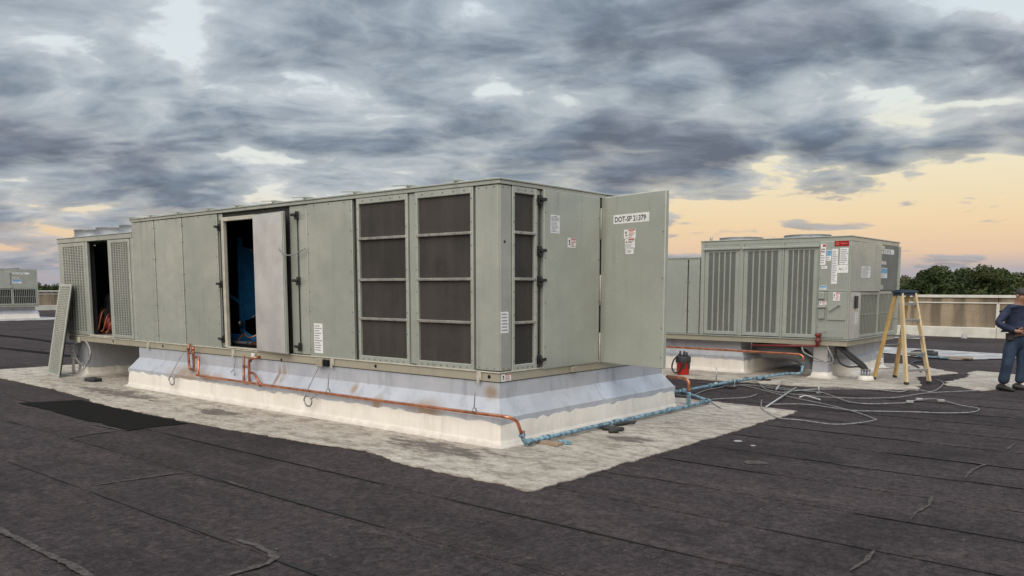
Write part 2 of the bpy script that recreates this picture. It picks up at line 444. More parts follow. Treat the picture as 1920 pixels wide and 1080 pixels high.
def curb_mat(name, c1, c2, rust=True, rough=0.42, metal=0.0):
    """silver-coated sheet flashing with stains, scuffs and rust"""
    m, b, pr = new_mat(name); co = obj_co(b)
    f = b.ss(b.noise(co, 2.0, 6, 0.6), 0.3, 0.7)
    col = b.mix(f, c1, c2)
    drip = b.ss(b.noise(b.v('MULTIPLY', co, (5, 5, 0.8)), 1.0, 6, 0.65), 0.50, 0.72)
    col = b.mix(b.m('MULTIPLY', drip, 0.42), col, tuple(x * 0.5 for x in c2))
    scuff = b.ss(b.noise(b.v('MULTIPLY', co, (3, 3, 9)), 1.3, 6, 0.7), 0.62, 0.72)
    col = b.mix(b.m('MULTIPLY', scuff, 0.55), col, (.20, .19, .19))
    if rust:
        x, y, z = b.sep(co)
        spots = None
        for (A, w, zz, h) in ((6.75, .75, .36, .19), (1.05, .36, .31, .17), (1.95, .13, .30, .15), (6.0, .5, .36, .10), (4.15, .06, .52, .22), (4.27, .05, .50, .22), (2.5, .10, .45, .10), (.12, .14, .60, .12)):
            e = b.v('LENGTH', b.comb(b.m('DIVIDE', b.m('ADD', x, A), w), b.m('MULTIPLY', b.m('ADD', y, .05), 0.6), b.m('DIVIDE', b.m('SUBTRACT', z, zz), h)))
            q = b.m('SUBTRACT', 1.0, b.ss(e, 0.2, 1.1))
            spots = q if spots is None else b.m('MAXIMUM', spots, q)
        rn = b.ss(b.noise(b.v('MULTIPLY', co, (6, 6, 1.6)), 1.0, 6, 0.7), 0.30, 0.52)
        rf = b.m('MULTIPLY', b.m('MULTIPLY', spots, rn), 0.75)
        col = b.mix(rf, col, b.mix(b.noise(co, 14, 4, 0.6), (.25, .13, .055), (.40, .28, .16)))
    b.put(pr.inputs['Base Color'], col); b.put(pr.inputs['Roughness'], b.lin(f, 0, 1, rough, rough + .15)); pr.inputs['Metallic'].default_value = metal
    bump(b, pr, b.m('ADD', b.noise(co, 3, 3, 0.5), b.m('MULTIPLY', b.noise(co, 60, 3, 0.6), 0.08)), 0.3, 0.02)
    return m
M['curb'] = curb_mat('silver_flashing_sheet', (.55, .57, .615), (.45, .47, .515), True, 0.36, 0.22)
M['curb2'] = curb_mat('weathered_silver_sheet', (.55, .565, .60), (.44, .455, .49), False, 0.42, 0.30)

def flash_mat():
    """thick white elastomeric coating with brush marks"""
    m, b, pr = new_mat('white_elastomeric_coating'); co = obj_co(b)
    f = b.ss(b.noise(co, 2.4, 6, 0.65), 0.3, 0.72)
    col = b.mix(f, (.82, .775, .70), (.74, .69, .61))
    brush = b.ss(b.noise(b.v('MULTIPLY', co, (13, 13, 0.9)), 1.0, 7, 0.72), 0.46, 0.80)
    col = b.mix(b.m('MULTIPLY', brush, 0.30), col, (.50, .45, .39))
    z = b.sep(co)[2]
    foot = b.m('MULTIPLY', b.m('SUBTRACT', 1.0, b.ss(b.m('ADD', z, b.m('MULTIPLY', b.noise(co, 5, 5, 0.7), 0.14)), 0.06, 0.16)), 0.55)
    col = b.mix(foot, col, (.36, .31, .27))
    b.put(pr.inputs['Base Color'], col); pr.inputs['Roughness'].default_value = 0.6
    bump(b, pr, b.m('ADD', b.m('MULTIPLY', brush, 0.6), b.noise(co, 4, 6, 0.6)), 0.4, 0.025)
    return m
M['flash'] = flash_mat()

def roof_mat():
    """granulated bitumen sheet: brown-black mineral surface, worn paler in streaks"""
    m, b, pr = new_mat('granulated_roofing'); co = obj_co(b)
    wide = b.ss(b.noise(co, 0.35, 5, 0.6), 0.35, 0.68)
    mid = b.ss(b.noise(b.v('MULTIPLY', co, (0.45, 2.6, 1)), 1.0, 8, 0.70), 0.44, 0.70)
    mott = b.noise(co, 6, 8, 0.80)
    gran = b.noise(b.v('MULTIPLY', co, (1.0, 0.8, 1)), 17, 7, 0.92)
    col = b.mix(wide, (.034, .0262, .0266), (.047, .0366, .0370))
    col = b.mix(b.m('MULTIPLY', mid, 0.55), col, (.072, .055, .053))
    dark = b.ss(b.noise(b.v('ADD', co, (31, 7, 0)), 0.5, 7, 0.66), 0.50, 0.64)
    col = b.mix(b.m('MULTIPLY', dark, 0.48), col, (.013, .0112, .0112))
    col = b.v('SCALE', col, b.lin(mott, 0.30, 0.70, 0.55, 1.45))
    col = b.v('SCALE', col, b.lin(gran, 0.36, 0.64, 0.25, 1.85))
    pale = b.ss(b.noise(b.v('MULTIPLY', co, (0.8, 4.5, 1)), 1.3, 8, 0.76), 0.62, 0.78)
    col = b.mix(b.m('MULTIPLY', pale, 0.34), col, (.14, .108, .098))
    crack = b.m('ABSOLUTE', b.m('SUBTRACT', b.noise(b.v('MULTIPLY', co, (0.7, 2.0, 1)), 0.9, 8, 0.72), 0.5))
    crack = b.m('MULTIPLY', b.m('SUBTRACT', 1.0, b.ss(crack, 0.0, 0.012)), b.ss(b.noise(co, 0.8, 3, 0.5), 0.52, 0.62))
    col = b.mix(b.m('MULTIPLY', crack, 0.75), col, (.012, .010, .010))
    spk = b.ss(b.noise(co, 26, 2, 0.5), 0.735, 0.76)
    col = b.mix(b.m('MULTIPLY', spk, 0.6), col, (.28, .26, .24))
    col = b.v('SCALE', col, b.lin(rnd(b), 0, 1, 0.93, 1.07))
    b.put(pr.inputs['Base Color'], col); pr.inputs['Roughness'].default_value = 0.9
    pr.inputs['Specular IOR Level'].default_value = 0.18
    bump(b, pr, b.m('ADD', b.m('MULTIPLY', gran, 0.3), b.m('MULTIPLY', mott, 1.0)), 0.7, 0.015)
    return m
M['roof'] = roof_mat()
M['tar'] = simple('fresh_bitumen', (.007, .0062, .006), (.012, .0105, .010), 3, 0.95, 0, 0.4, 60, 6, spec=.08)
M['bead'] = simple('bitumen_bead', (.005, .005, .005), (.009, .008, .008), 9, 0.8, 0, 0.4, 50, 5)
M['granule'] = simple('loose_grey_granules', (.085, .073, .067), (.030, .024, .022), 22, 0.95, 0, 0.9, 60, 8)

def coat_mat():
    """white roof coating, worn through to the brown sheet in blotches"""
    m, b, pr = new_mat('worn_white_roof_coating'); co = obj_co(b)
    f = b.ss(b.noise(co, 1.1, 7, 0.68), 0.34, 0.68)
    col = b.mix(f, (.59, .53, .45), (.44, .385, .32))
    f2 = b.ss(b.noise(b.v('MULTIPLY', co, (1.2, 2.2, 1)), 2.6, 9, 0.78), 0.43, 0.62)
    col = b.mix(b.m('MULTIPLY', f2, 0.72), col, (.20, .155, .12))
    fine = b.noise(b.v('MULTIPLY', co, (12, 20, 1)), 1.0, 7, 0.85)
    col = b.v('SCALE', col, b.lin(fine, 0.28, 0.72, 0.55, 1.32))
    x, y, z = b.sep(co)
    wear = None
    for (A, B, ra, rb) in ((.35, -.62, .95, .34), (7.9, -.75, 1.5, .32), (-.9, 1.2, .4, .25), (4.6, -.8, .8, .25)):
        e = b.v('LENGTH', b.comb(b.m('DIVIDE', b.m('ADD', x, A), ra), b.m('DIVIDE', b.m('SUBTRACT', y, B), rb), 0.0))
        q = b.m('SUBTRACT', 1.0, b.ss(e, 0.3, 1.3)); wear = q if wear is None else b.m('MAXIMUM', wear, q)
    wn = b.ss(b.m('ADD', b.noise(b.v('MULTIPLY', co, (1.6, 4, 1)), 1.4, 8, 0.74), b.m('MULTIPLY', wear, 0.20)), 0.56, 0.70)
    col = b.mix(b.m('MULTIPLY', wn, 0.85), col, (.095, .072, .064))
    b.put(pr.inputs['Base Color'], col); pr.inputs['Roughness'].default_value = 0.8
    bump(b, pr, b.m('ADD', b.noise(b.v('MULTIPLY', co, (7, 13, 1)), 1.0, 7, 0.75), b.m('MULTIPLY', b.noise(co, 1.6, 4, 0.6), 1.5)), 0.9, 0.035)
    return m
M['coat'] = coat_mat()
M['coat_white'] = simple('clean_white_coating', (.50, .49, .48), (.22, .20, .20), 1.6, 0.6, 0, 0.3, 20, 8)

def wall_mat():
    """precast parapet: tan concrete with brown run-off streaks"""
    m, b, pr = new_mat('streaked_concrete'); co = obj_co(b)
    f = b.ss(b.noise(co, 0.8, 6, 0.6), 0.3, 0.7)
    col = b.mix(f, (.38, .30, .205), (.28, .22, .15))
    st = b.ss(b.noise(b.v('MULTIPLY', co, (2.6, 2.6, 0.20)), 1.0, 6, 0.62), 0.40, 0.62)
    z = b.sep(co)[2]
    st = b.m('MULTIPLY', st, b.lin(z, 0.3, 1.5, 0.6, 1.0))
    col = b.mix(b.m('MULTIPLY', st, 0.92), col, (.10, .078, .056))
    fine = b.noise(co, 18, 5, 0.7)
    col = b.v('SCALE', col, b.lin(fine, 0.25, 0.75, 0.78, 1.2))
    b.put(pr.inputs['Base Color'], col); pr.inputs['Roughness'].default_value = 0.85
    bump(b, pr, fine, 0.3, 0.01)
    return m
M['wall'] = wall_mat()
M['coping'] = simple('cream_metal_coping', (.68, .66, .59), (.55, .53, .46), 2.5, 0.45, 0, 0.1, 10, 5)
M['grass'] = simple('distant_grass', (.05, .07, .025), (.07, .085, .035), 0.05, 0.95)
M['bark'] = simple('bark', (.085, .066, .048), (.05, .04, .03), 6, 0.9, 0, 0.4, 20)
def leaf_mat(name, c1, c2):
    m, b, pr = new_mat(name); co = obj_co(b)
    col = b.mix(b.ss(b.noise(co, 0.9, 4, 0.6), 0.35, 0.65), c1, c2)
    col = b.v('SCALE', col, b.lin(rnd(b), 0, 1, 0.8, 1.2))
    b.put(pr.inputs['Base Color'], col); pr.inputs['Roughness'].default_value = 0.7
    pr.inputs['Specular IOR Level'].default_value = 0.2
    return m
M['leaf1'] = leaf_mat('dark_oak_leaves', (.026, .040, .012), (.048, .066, .020))
M['leaf2'] = leaf_mat('olive_leaves', (.046, .060, .019), (.072, .085, .030))
M['leaf3'] = leaf_mat('dry_pale_leaves', (.115, .112, .062), (.085, .088, .045))

# ------------------------------------------------------------------ setting: ground, roof, parapet
A0, A1, B0, B1 = -34.0, 62.0, -30.0, 26.0        # the roof's edges
def noisy_poly(pts, step=0.12, amp=0.02, seed=1):
    rg = random.Random(seed); out = []
    n = len(pts)
    for i in range(n):
        p, q = Vector((*pts[i], 0)), Vector((*pts[(i + 1) % n], 0)); L = (q - p).length; k = max(1, int(L / step)); nrm = Vector((-(q - p).y, (q - p).x, 0)).normalized()
        w = 0.0
        for j in range(k):
            w = 0.75 * w + rg.gauss(0, amp * 0.6)
            if j == 0: w = 0
            out.append(p + (q - p) * (j / k) + nrm * w)
    return out
def sheet(name, pts, z, mat, parent=None, step=0.12, amp=0.02, seed=1, thick=0.004, **props):
    """thin sheet lying on the roof with an uneven edge"""
    poly = noisy_poly(pts, step, amp, seed)
    mb = MB(); n = len(poly)
    top = [P(q.x, q.y, z) for q in poly]; bot = [P(q.x, q.y, z - thick) for q in poly]
    mb.add(top + bot, [list(range(n))] + [[i, (i + 1) % n, n + (i + 1) % n, n + i] for i in range(n)], False)
    return mb.build(name, mat, parent, **props)

g = MB(); g.quad((-3000, -3000, -7), (3000, -3000, -7), (3000, 3000, -7), (-3000, 3000, -7))
g.build('ground', M['grass'], None, kind='structure')
roof = MB(); roof.quad(P(A0, B0, -.02), P(A1, B0, -.02), P(A1, B1, -.02), P(A0, B1, -.02))
roof = roof.build('roof', M['roof'], None, kind='structure')

# rolled sheets laid along the units, each lapping the one before
seams = [-6.75, -5.80, -4.85, -3.90, -2.95, -2.05, -1.15, -0.27, 0.62, 1.52, 2.42, 3.32, 4.24, 5.16, 6.08, 7.0, 7.92, 8.85, 9.8, 10.7, 11.6]
ends = {-4.85: [-1.5], -3.90: [1.45], -2.95: [4.2, -9.0], -2.05: [-4.46, 9.5], -1.15: [-4.47], -0.27: [-4.42], 0.62: [-4.43], 1.52: [-4.45], 2.42: [-4.45], 3.32: [-4.5], 4.24: [-7.3], 5.16: [-4.6]}
rg = random.Random(3)
for i in range(len(seams) - 1):
    b0, b1 = seams[i], seams[i + 1]
    cuts = [A0 + 4] + sorted(ends.get(round(b0 + 0, 2), [])) + [A1 - 3]
    if i % 3 == 0: cuts = sorted(cuts + [20 + 4 * (i % 4)])
    for j in range(len(cuts) - 1):
        c0, c1 = cuts[j], cuts[j + 1]
        z0, z1 = -0.004, 0.002          # far edge tucked under, near edge lapping over
        n = max(2, int((min(c1, 14) - max(c0, -8)) / 0.5)); mb = MB()
        xs = sorted(set([c0, c1] + [max(c0, -8) + k * (min(c1, 14) - max(c0, -8)) / n for k in range(n + 1)]))
        near = [P(x, b0 - .05 + rg.gauss(0, .006), z1) for x in xs]
        far = [P(x, b1 + .02, z0) for x in xs]
        skirt = [p + Vector((0, 0, -.012)) for p in near]
        m = len(xs)
        mb.add(near + far + skirt, [[k, k + 1, m + k + 1, m + k] for k in range(m - 1)] + [[k, k + 1, 2 * m + k + 1, 2 * m + k] for k in range(m - 1)], False)
        mb.build('roofing_sheet', M['roof'], roof)

def ribbon(name, path, w, z, mat, parent, seed=0, jitter=0.35, step=0.06):
    """uneven strip of bitumen or granules along a path of (A, B) points"""
    rg = random.Random(seed); pts = []
    for (p, q) in zip(path[:-1], path[1:]):
        L = math.dist(p, q); k = max(1, int(L / step))
        pts += [(p[0] + (q[0] - p[0]) * j / k, p[1] + (q[1] - p[1]) * j / k) for j in range(k)]
    pts.append(path[-1]); vs = []; n = len(pts); lw = rw = 1.0
    for i, p in enumerate(pts):
        a = pts[max(i - 1, 0)]; c = pts[min(i + 1, n - 1)]
        t = Vector((c[0] - a[0], c[1] - a[1], 0)); t = t.normalized() if t.length else Vector((1, 0, 0)); nn = Vector((-t.y, t.x, 0))
        lw = 0.6 * lw + 0.4 * (1 + rg.uniform(-1, 1) * jitter * 2); rw = 0.6 * rw + 0.4 * (1 + rg.uniform(-1, 1) * jitter * 2)
        e = min(1, i / 3 + .1, (n - 1 - i) / 3 + .1)
        q0 = Vector((p[0], p[1], 0)) + nn * w / 2 * max(lw, .1) * e; q1 = Vector((p[0], p[1], 0)) - nn * w / 2 * max(rw, .1) * e
        vs += [P(q0.x, q0.y, z), P(q1.x, q1.y, z)]
    mb = MB(); mb.add(vs, [[2 * i, 2 * i + 1, 2 * i + 3, 2 * i + 2] for i in range(n - 1)], False)
    return mb.build(name, mat, parent)
for i, sB in enumerate(seams[1:16]):
    # bitumen bled out at the lap: broken into stretches
    rs = random.Random(50 + i); x = -8.0 + rs.random()
    end = 13 if sB < 5 else 8
    if -1.4 < sB < 4.2: end = -1.75          # hidden under the white coating
    while x < end:
        L = rs.uniform(1.2, 4.5); y1 = min(x + L, end)
        if y1 - x > .3: ribbon('seam_bead', [(x, sB - .058), ((x + y1) / 2, sB - .060), (y1, sB - .058)], rs.uniform(.008, .024), .0065, M['bead'], roof, 100 * i + int(x * 10) + 900)
        if rs.random() < .35: ribbon('seam_granules', [(x + rs.random(), sB - .085), (x + L * rs.uniform(.3, .8), sB - .082)], .022, .0055, M['granule'], roof, 7 * i + int(x * 10) + 300, .6)
        x += L + rs.uniform(.1, 1.8)
for k, (pth, w) in enumerate([
    ([(-.86, -3.90), (-1.12, -3.885), (-1.35, -3.89), (-1.46, -3.95), (-1.52, -4.05), (-1.51, -4.25), (-1.49, -4.5), (-1.48, -4.8)], .05),
    ([(.80, -4.89), (.11, -4.90), (-.49, -4.89), (-.95, -4.89)], .05),
    ([(1.54, -3.88), (1.49, -3.51), (1.42, -3.05)], .035), ([(4.2, -3.0), (4.27, -2.62), (4.24, -2.34)], .05), ([(5.0, -2.40), (4.6, -2.37), (4.2, -2.36)], .05),
    ([(-4.44, -.27), (-4.42, .0), (-4.44, .3), (-4.38, .64)], .026), ([(-4.46, -1.75), (-4.48, -1.5), (-4.45, -1.18)], .026),
    ([(-4.45, 1.55), (-4.42, 2.0), (-4.47, 2.36), (-4.2, 2.40)], .03), ([(-4.49, 3.34), (-4.5, 3.9)], .03),
    ([(.9, -2.98), (.4, -2.99)], .03)]):
    ribbon('lap_granules', pth, w, .0095, M['granule'], roof, 40 + k, .55, .04)
sheet('bitumen_patch', [(7.9, -2.28), (7.5, -1.50), (4.09, -1.56), (4.16, -2.32), (5.2, -2.30)], .0075, M['tar'], roof, .15, .02, 5)
for k, (A, B, r, s) in enumerate([(-2.65, .96, .13, 1.6), (-2.0, 1.95, .06, 1.5), (-2.25, 1.80, .035, 1.2)]):
    rg2 = random.Random(k); pts = [(A + math.cos(t * .6283) * r * (1 + rg2.uniform(-.25, .25)) * .8, B + math.sin(t * .6283) * r * .8 * (1 + rg2.uniform(-.25, .25))) for t in range(10)]
    sheet('pale_splash', pts, .0085, M['granule'] if k == 0 else M['coat_white'], roof, .05, .004, k)
for k, (x0, b0, x1, b1) in enumerate([(30, 1.2, 14, 2.0), (40, 4.3, 15, 3.6), (30, -1.0, 18, -.4)]):
    ribbon('bitumen_streak', [(x0, b0), ((x0 + x1) / 2, (b0 + b1) / 2 + .1), (x1, b1)], .30, .0075, M['tar'], roof, 60 + k, .25, .4)

# white coating round the units
sheet('roof_coating', [(-1.64, -1.43), (-1.655, 4.66), (2, 5.0), (13.6, 4.9), (13.9, -1.15), (9.2, -1.22), (6.5, -1.52), (3.6, -1.47), (1.6, -1.33), (.9, -1.22), (.1, -1.42)], .012, M['coat'], None, .045, .020, 11, .012, kind='structure')
sheet('roof_coating', [(-2.35, 8.4), (-1.75, 10.6), (-2.2, 12.0), (-1.0, 13.4), (12, 13.5), (12, 7.2), (3, 7.35), (.6, 7.55), (-.7, 7.7)], .012, M['coat'], None, .05, .03, 12, .012, kind='structure')
sheet('roof_coating', [(-2.5, 9.6), (-3.2, 9.0), (-3.9, 10.4), (-3.3, 12.4), (-2.4, 12.8), (-2.5, 11.2)], .010, M['coat'], None, .10, .05, 13, .008, kind='structure')
sheet('roof_coating', [(1.2, 17.0), (-.6, 15.7), (-1.4, 15.6), (-2.6, 17.0), (-2.7, 18.2), (1.5, 19.0)], .010, M['coat_white'], None, .12, .05, 14, .008, kind='structure')
sheet('roof_coating', [(42.2, 7.2), (42.1, 12.6), (50, 12.6), (50, 7.2)], .012, M['coat_white'], None, .2, .03, 15, .012, kind='structure')

# parapet: precast panels, cream coping and base flashing
def parapet(name, label, p, q, inward, zt=1.50, wallh=8.5):
    """p, q = (A, B) ends of the inner face; inward = unit vector (A, B) pointing onto the roof"""
    p, q = P(p[0], p[1], 0), P(q[0], q[1], 0); d = (q - p).normalized(); L = (q - p).length; n = P(inward[0], inward[1], 0)
    t = thing(name, label, 'wall', (p + q) / 2)
    def seg(nm, mat, s0, s1, o0, o1, z0, z1, ch=.004):
        c = p + d * (s0 + s1) / 2 + n * (o0 + o1) / 2 + Vector((0, 0, (z0 + z1) / 2)); mb = MB()
        mb.obox(c, d * (s1 - s0) / 2, n * (o1 - o0) / 2, Vector((0, 0, (z1 - z0) / 2)), ch); return mb.build(nm, mat, t)
    s = 0.0; k = 0
    while s < L - .01:
        e = min(L, s + 6.25)
        seg('wall_panel', M['wall'], s + .012, e - .012, -.30, 0, -6.9, zt - .10)
        seg('coping', M['coping'], s + .004, e - .004, -.36, .055, zt - .095, zt)
        seg('coping_drip', M['coping'], s + .004, e - .004, .010, .030, zt - .30, zt - .255)
        seg('base_flashing', M['coping'], s + .004, e - .004, .003, .11, -.02, .36, .02)
        if s > 0: seg('joint_cover', M['coping'], s - .05, s + .05, .004, .022, .365, zt - .305)
        s = e
    return t
parapet('parapet_wall', 'streaked tan concrete wall with cream coping behind the stepladder', (A1, B1), (A0, B1), (0, -1))
parapet('parapet_wall', 'low far wall with pale coping beyond the leaning louvred panel', (A1, B1 - .4), (A1, B0), (-1, 0))

# ------------------------------------------------------------------ generic sheet-metal builders
def screws_row(mb, mi, p, q, n, out, r=.008):
    """screw heads from p to q; out = outward unit vector"""
    old = mb.cur; mb.mat(mi)
    for i in range(n):
        c = Vector(p).lerp(Vector(q), (i + .5) / n); mb.cyl(c, c + Vector(out) * .006, r, 6)
    mb.cur = old
def face_panel(name, face, s0, s1, z0, z1, parent, mat=None, proud=.016, back=-.03, ch=.007, screws=(0, 8), off=0.0, **props):
    """sheet panel on a face. face 'L': plane B=off, s runs along A; face 'R': plane A=off, s runs along B"""
    mb = MB()
    if face == 'L':
        mb.box(s0, s1, off - proud, off - back, z0, z1, ch); F = lambda s, z: P(s, off - proud, z); out = (0, -1, 0)
    else:
        mb.box(off - proud, off - back, s0, s1, z0, z1, ch); F = lambda s, z: P(off - proud, s, z); out = (1, 0, 0)
    nh, nv = screws; mb.mat(1)
    for s in (s0 + .025, s1 - .025):
        if nv: screws_row(mb, 1, F(s, z0), F(s, z1), nv, out)
    for z in (z0 + .025, z1 - .025):
        if nh: screws_row(mb, 1, F(s0, z), F(s1, z), nh, out)
    return mb.build(name, [mat or M['paint'], M['screw']], parent, **props)

def sticker(name, origin, ux, uz, w, h, parent, style, seed=0):
    """printed label: origin = upper left corner on the surface, ux to the right, uz up; flat print on a 1.5 mm stock"""
    o = Vector(origin); ux = Vector(ux).normalized(); uz = Vector(uz).normalized(); out = uz.cross(ux) * -1
    rg = random.Random(seed); mb = MB()
    def rect(x0, x1, y0, y1, mi, lift=.0030):
        mb.mat(mi).quad(o + ux * x0 - uz * y0 + out * lift, o + ux * x1 - uz * y0 + out * lift, o + ux * x1 - uz * y1 + out * lift, o + ux * x0 - uz * y1 + out * lift)
    mb.mat(0).obox(o + ux * w / 2 - uz * h / 2 + out * .0008, ux * w / 2, out * .0012, uz * h / 2)
    def lines(x0, x1, y0, y1, n, mi=2):
        st = (y1 - y0) / n
        for i in range(n): rect(x0, x0 + (x1 - x0) * rg.uniform(.6, 1.0), y0 + st * (i + .2), y0 + st * (i + .62), mi)
    if style == 'warning':
        rect(w * .04, w * .96, h * .04, h * .20, 0); 
        mb.mat(3).add([o + ux * w * x - uz * h * y + out * .003 for x, y in ((.06, .19), (.14, .05), (.22, .19))], [(0, 1, 2)])
        lines(w * .28, w * .95, h * .05, h * .20, 2, 1); rect(w * .04, w * .96, h * .23, h * .25, 1)
        lines(w * .06, w * .94, h * .28, h * .95, 9)
    elif style == 'danger':
        rect(w * .04, w * .34, h * .06, h * .94, 0); rect(w * .12, w * .26, h * .2, h * .5, 1); rect(w * .10, w * .30, h * .58, h * .72, 2)
        rect(w * .38, w * .97, h * .03, h * .16, 4); lines(w * .40, w * .95, h * .22, h * .95, 5, 4)
    elif style == 'caution':
        rect(w * .35, w * .95, h * .02, h * .14, 4)
        mb.mat(4).add([o + ux * w * x - uz * h * y + out * .003 for x, y in ((.05, .40), (.16, .15), (.28, .40))], [(0, 1, 2)])
        lines(w * .3, w * .95, h * .2, h * .45, 2, 1); lines(w * .05, w * .95, h * .5, h * .95, 4)
    elif style == 'blue':
        rect(w * .03, w * .97, h * .05, h * .55, 5); lines(w * .06, w * .94, h * .62, h * .95, 2)
    elif style == 'stamp':
        lines(w * .2, w * .8, h * .2, h * .8, 3, 2)
    else:
        lines(w * .08, w * .92, h * .05, h * .95, max(2, int(h / .035)))
    return mb.build(name, [M['white'], M['ink'], M['ink_grey'], M['ink_amber'], M['ink_red'], M['ink_blue']], parent)

def latch(face, s, z, parent, off=0.0):
    """black quarter-turn door handle: plate, hub and lever"""
    mb = MB()
    if face == 'L': f = lambda a, o, zz: P(s + a, off - o, z + zz); ea, eo = Vector((-1, 0, 0)), Vector((0, -1, 0))
    else: f = lambda a, o, zz: P(off - o, s + a, z + zz); ea, eo = Vector((0, 1, 0)), Vector((1, 0, 0))
    mb.obox(f(0, .020, 0), ea * .030, eo * .016, Vector((0, 0, .055)), .006)
    mb.cyl(f(0, .03, 0), f(0, .075, 0), .024, 10)
    mb.obox(f(.012, .072, .004), ea * .055, eo * .012, Vector((0, 0, .018)), .005)
    mb.obox(f(-.02, .05, -.045), ea * .018, eo * .02, Vector((0, 0, .016)), .004)
    return mb.build('latch', M['black'], parent)

def guard(name, face, s0, s1, z0, z1, cols, rows, parent, off=0.0, border=.05, mat=None, frame=True, slot=.55, xform=None, top=None, ribf=.26):
    """stamped louvre guard: bordered sheet with columns of narrow slots. The grid is one part, the border another"""
    F = (lambda s, o, z: P(s, off - o, z)) if face == 'L' else (lambda s, o, z: P(off - o, s, z))
    if xform: F = xform
    ax = (F(1, 0, 0) - F(0, 0, 0)).normalized(); az = (F(0, 0, 1) - F(0, 0, 0)).normalized(); an = (F(0, 1, 0) - F(0, 0, 0)).normalized()
    bt = top or border
    def bx(mb, a0, a1, y0, y1, o0, o1, ch=0): mb.obox(F((a0 + a1) / 2, (o0 + o1) / 2, (y0 + y1) / 2), ax * (a1 - a0) / 2, an * (o1 - o0) / 2, az * (y1 - y0) / 2, ch)
    mat = mat or M['paint']
    fr = MB()
    bx(fr, s0, s0 + border, z0, z1, -.01, .016, .005); bx(fr, s1 - border, s1, z0, z1, -.01, .016, .005)
    bx(fr, s0 + border, s1 - border, z0, z0 + border, -.01, .0158, .005); bx(fr, s0 + border, s1 - border, z1 - bt, z1, -.01, .0158, .005)
    fo = fr.build(name, mat, parent)
    gr = MB(); w = (s1 - s0 - 2 * border) / cols; rib = w * ribf; h = (z1 - z0 - border - bt) / rows
    for c in range(cols + 1):
        x = s0 + border + c * w; bx(gr, max(x - rib / 2, s0 + border), min(x + rib / 2, s1 - border), z0 + border, z1 - bt, -.006, .012)
    for r_ in range(rows + 1):
        y = z0 + border + r_ * h; hh = h * (1 - slot) / 2
        bx(gr, s0 + border, s1 - border, max(y - hh, z0 + border), min(y + hh, z1 - bt), -.004, .009)
    gr.build('louvre_grid', mat, fo if fo.parent is not None and parent is not None else fo, kind='stuff')
    return fo

def curb_ring(name, prof, A0, A1, B0, B1, mat, parent, step=0.0, jit=0.0, seed=0, jz=0.0):
    """profile of (offset, z) swept round a rectangle with mitred corners; optionally rippled"""
    rg = random.Random(seed); mb = MB(); sides = []
    for (cA, cB, sA, sB) in ((A0, B0, -1, -1), (A1, B0, 1, -1), (A1, B1, 1, 1), (A0, B1, -1, 1)): sides.append((cA, cB, sA, sB))
    cols = []
    for i in range(4):
        a, b_ = sides[i], sides[(i + 1) % 4]; L = abs(a[0] - b_[0]) + abs(a[1] - b_[1]); n = max(1, int(L / step)) if step else 1
        for k in range(n):
            t = k / n; w = 0 if k == 0 else rg.gauss(0, jit)
            wz = rg.gauss(0, jz) if jz else 0
            col = []
            for m, (o, z) in enumerate(prof):
                p0 = Vector((a[0] + a[2] * o, a[1] + a[3] * o, z)); p1 = Vector((b_[0] + b_[2] * o, b_[1] + b_[3] * o, z))
                if step and k == 0: p0 -= Vector((a[2], a[3], 0)) * .016
                q = p0.lerp(p1, t); nn = Vector((a[2] + b_[2], a[3] + b_[3], 0)); nn = nn.normalized() if k else Vector((0, 0, 0))
                amp = 1.0 if 0 < m else .4
                q = q + nn * w * amp
                if jz and m <= 1: q.z += wz
                col.append(P(q.x, q.y, q.z))
            cols.append(col)
    m = len(prof); n = len(cols); vs = [q for c in cols for q in c]
    mb.add(vs, [[i * m + j, i * m + j + 1, ((i + 1) % n) * m + j + 1, ((i + 1) % n) * m + j] for i in range(n) for j in range(m - 1)], False)
    return mb.build(name, mat, parent)

Z0, ZR, ZP0, ZP1, ZT = .72, .84, .846, 2.925, 2.995
W1, LA, LC = 3.64, 8.67, 11.93
# ------------------------------------------------------------------ the curb the big unit stands on
def make_curb(label, A0, A1, B0, B1, zt, mats, seed, name='roof_curb', s=1.0):
    t = thing(name, label, 'curb', P((A0 + A1) / 2, (B0 + B1) / 2, 0))
    curb_ring('curb_sheet', [(-.12, zt - .012), (.004, zt - .010), (.004, .53 * s), (.135, .345 * s), (.150, .335 * s), (.150, .262 * s), (.128, .258 * s)], A0, A1, B0, B1, mats[0], t)
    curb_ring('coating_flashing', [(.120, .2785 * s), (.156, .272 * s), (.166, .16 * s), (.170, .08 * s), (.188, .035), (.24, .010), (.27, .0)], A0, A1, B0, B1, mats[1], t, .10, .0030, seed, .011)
    lap = MB()
    n = max(2, int((A1 - A0) / 2.9))
    for i in range(1, n):
        a = A0 + (A1 - A0) * i / n
        lap.bar(P(a, B0 - .004, .535 * s), P(a, B0 - .004, zt - .02), .05, .006, (0, 1, 0)); lap.bar(P(a, B0 - .008, .535 * s), P(a, B0 - .140, .348 * s), .05, .006, (0, 1, 1))
    lap.bar(P(A0 - .004, (B0 + B1) / 2 + .1, .535 * s), P(A0 - .004, (B0 + B1) / 2 + .1, zt - .02), .05, .006, (1, 0, 0)); lap.bar(P(A0 - .008, (B0 + B1) / 2 + .1, .535 * s), P(A0 - .140, (B0 + B1) / 2 + .1, .348 * s), .05, .006, (1, 0, 1))
    lap.build('lap_strip', mats[0], t)
    return t
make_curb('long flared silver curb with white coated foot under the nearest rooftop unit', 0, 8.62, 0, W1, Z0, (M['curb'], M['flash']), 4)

# ------------------------------------------------------------------ the nearest rooftop unit
u1 = thing('rooftop_unit', 'long beige rooftop air unit in front with dark filter panels and two open doors', 'rooftop unit', P(LC / 2, W1 / 2, Z0))
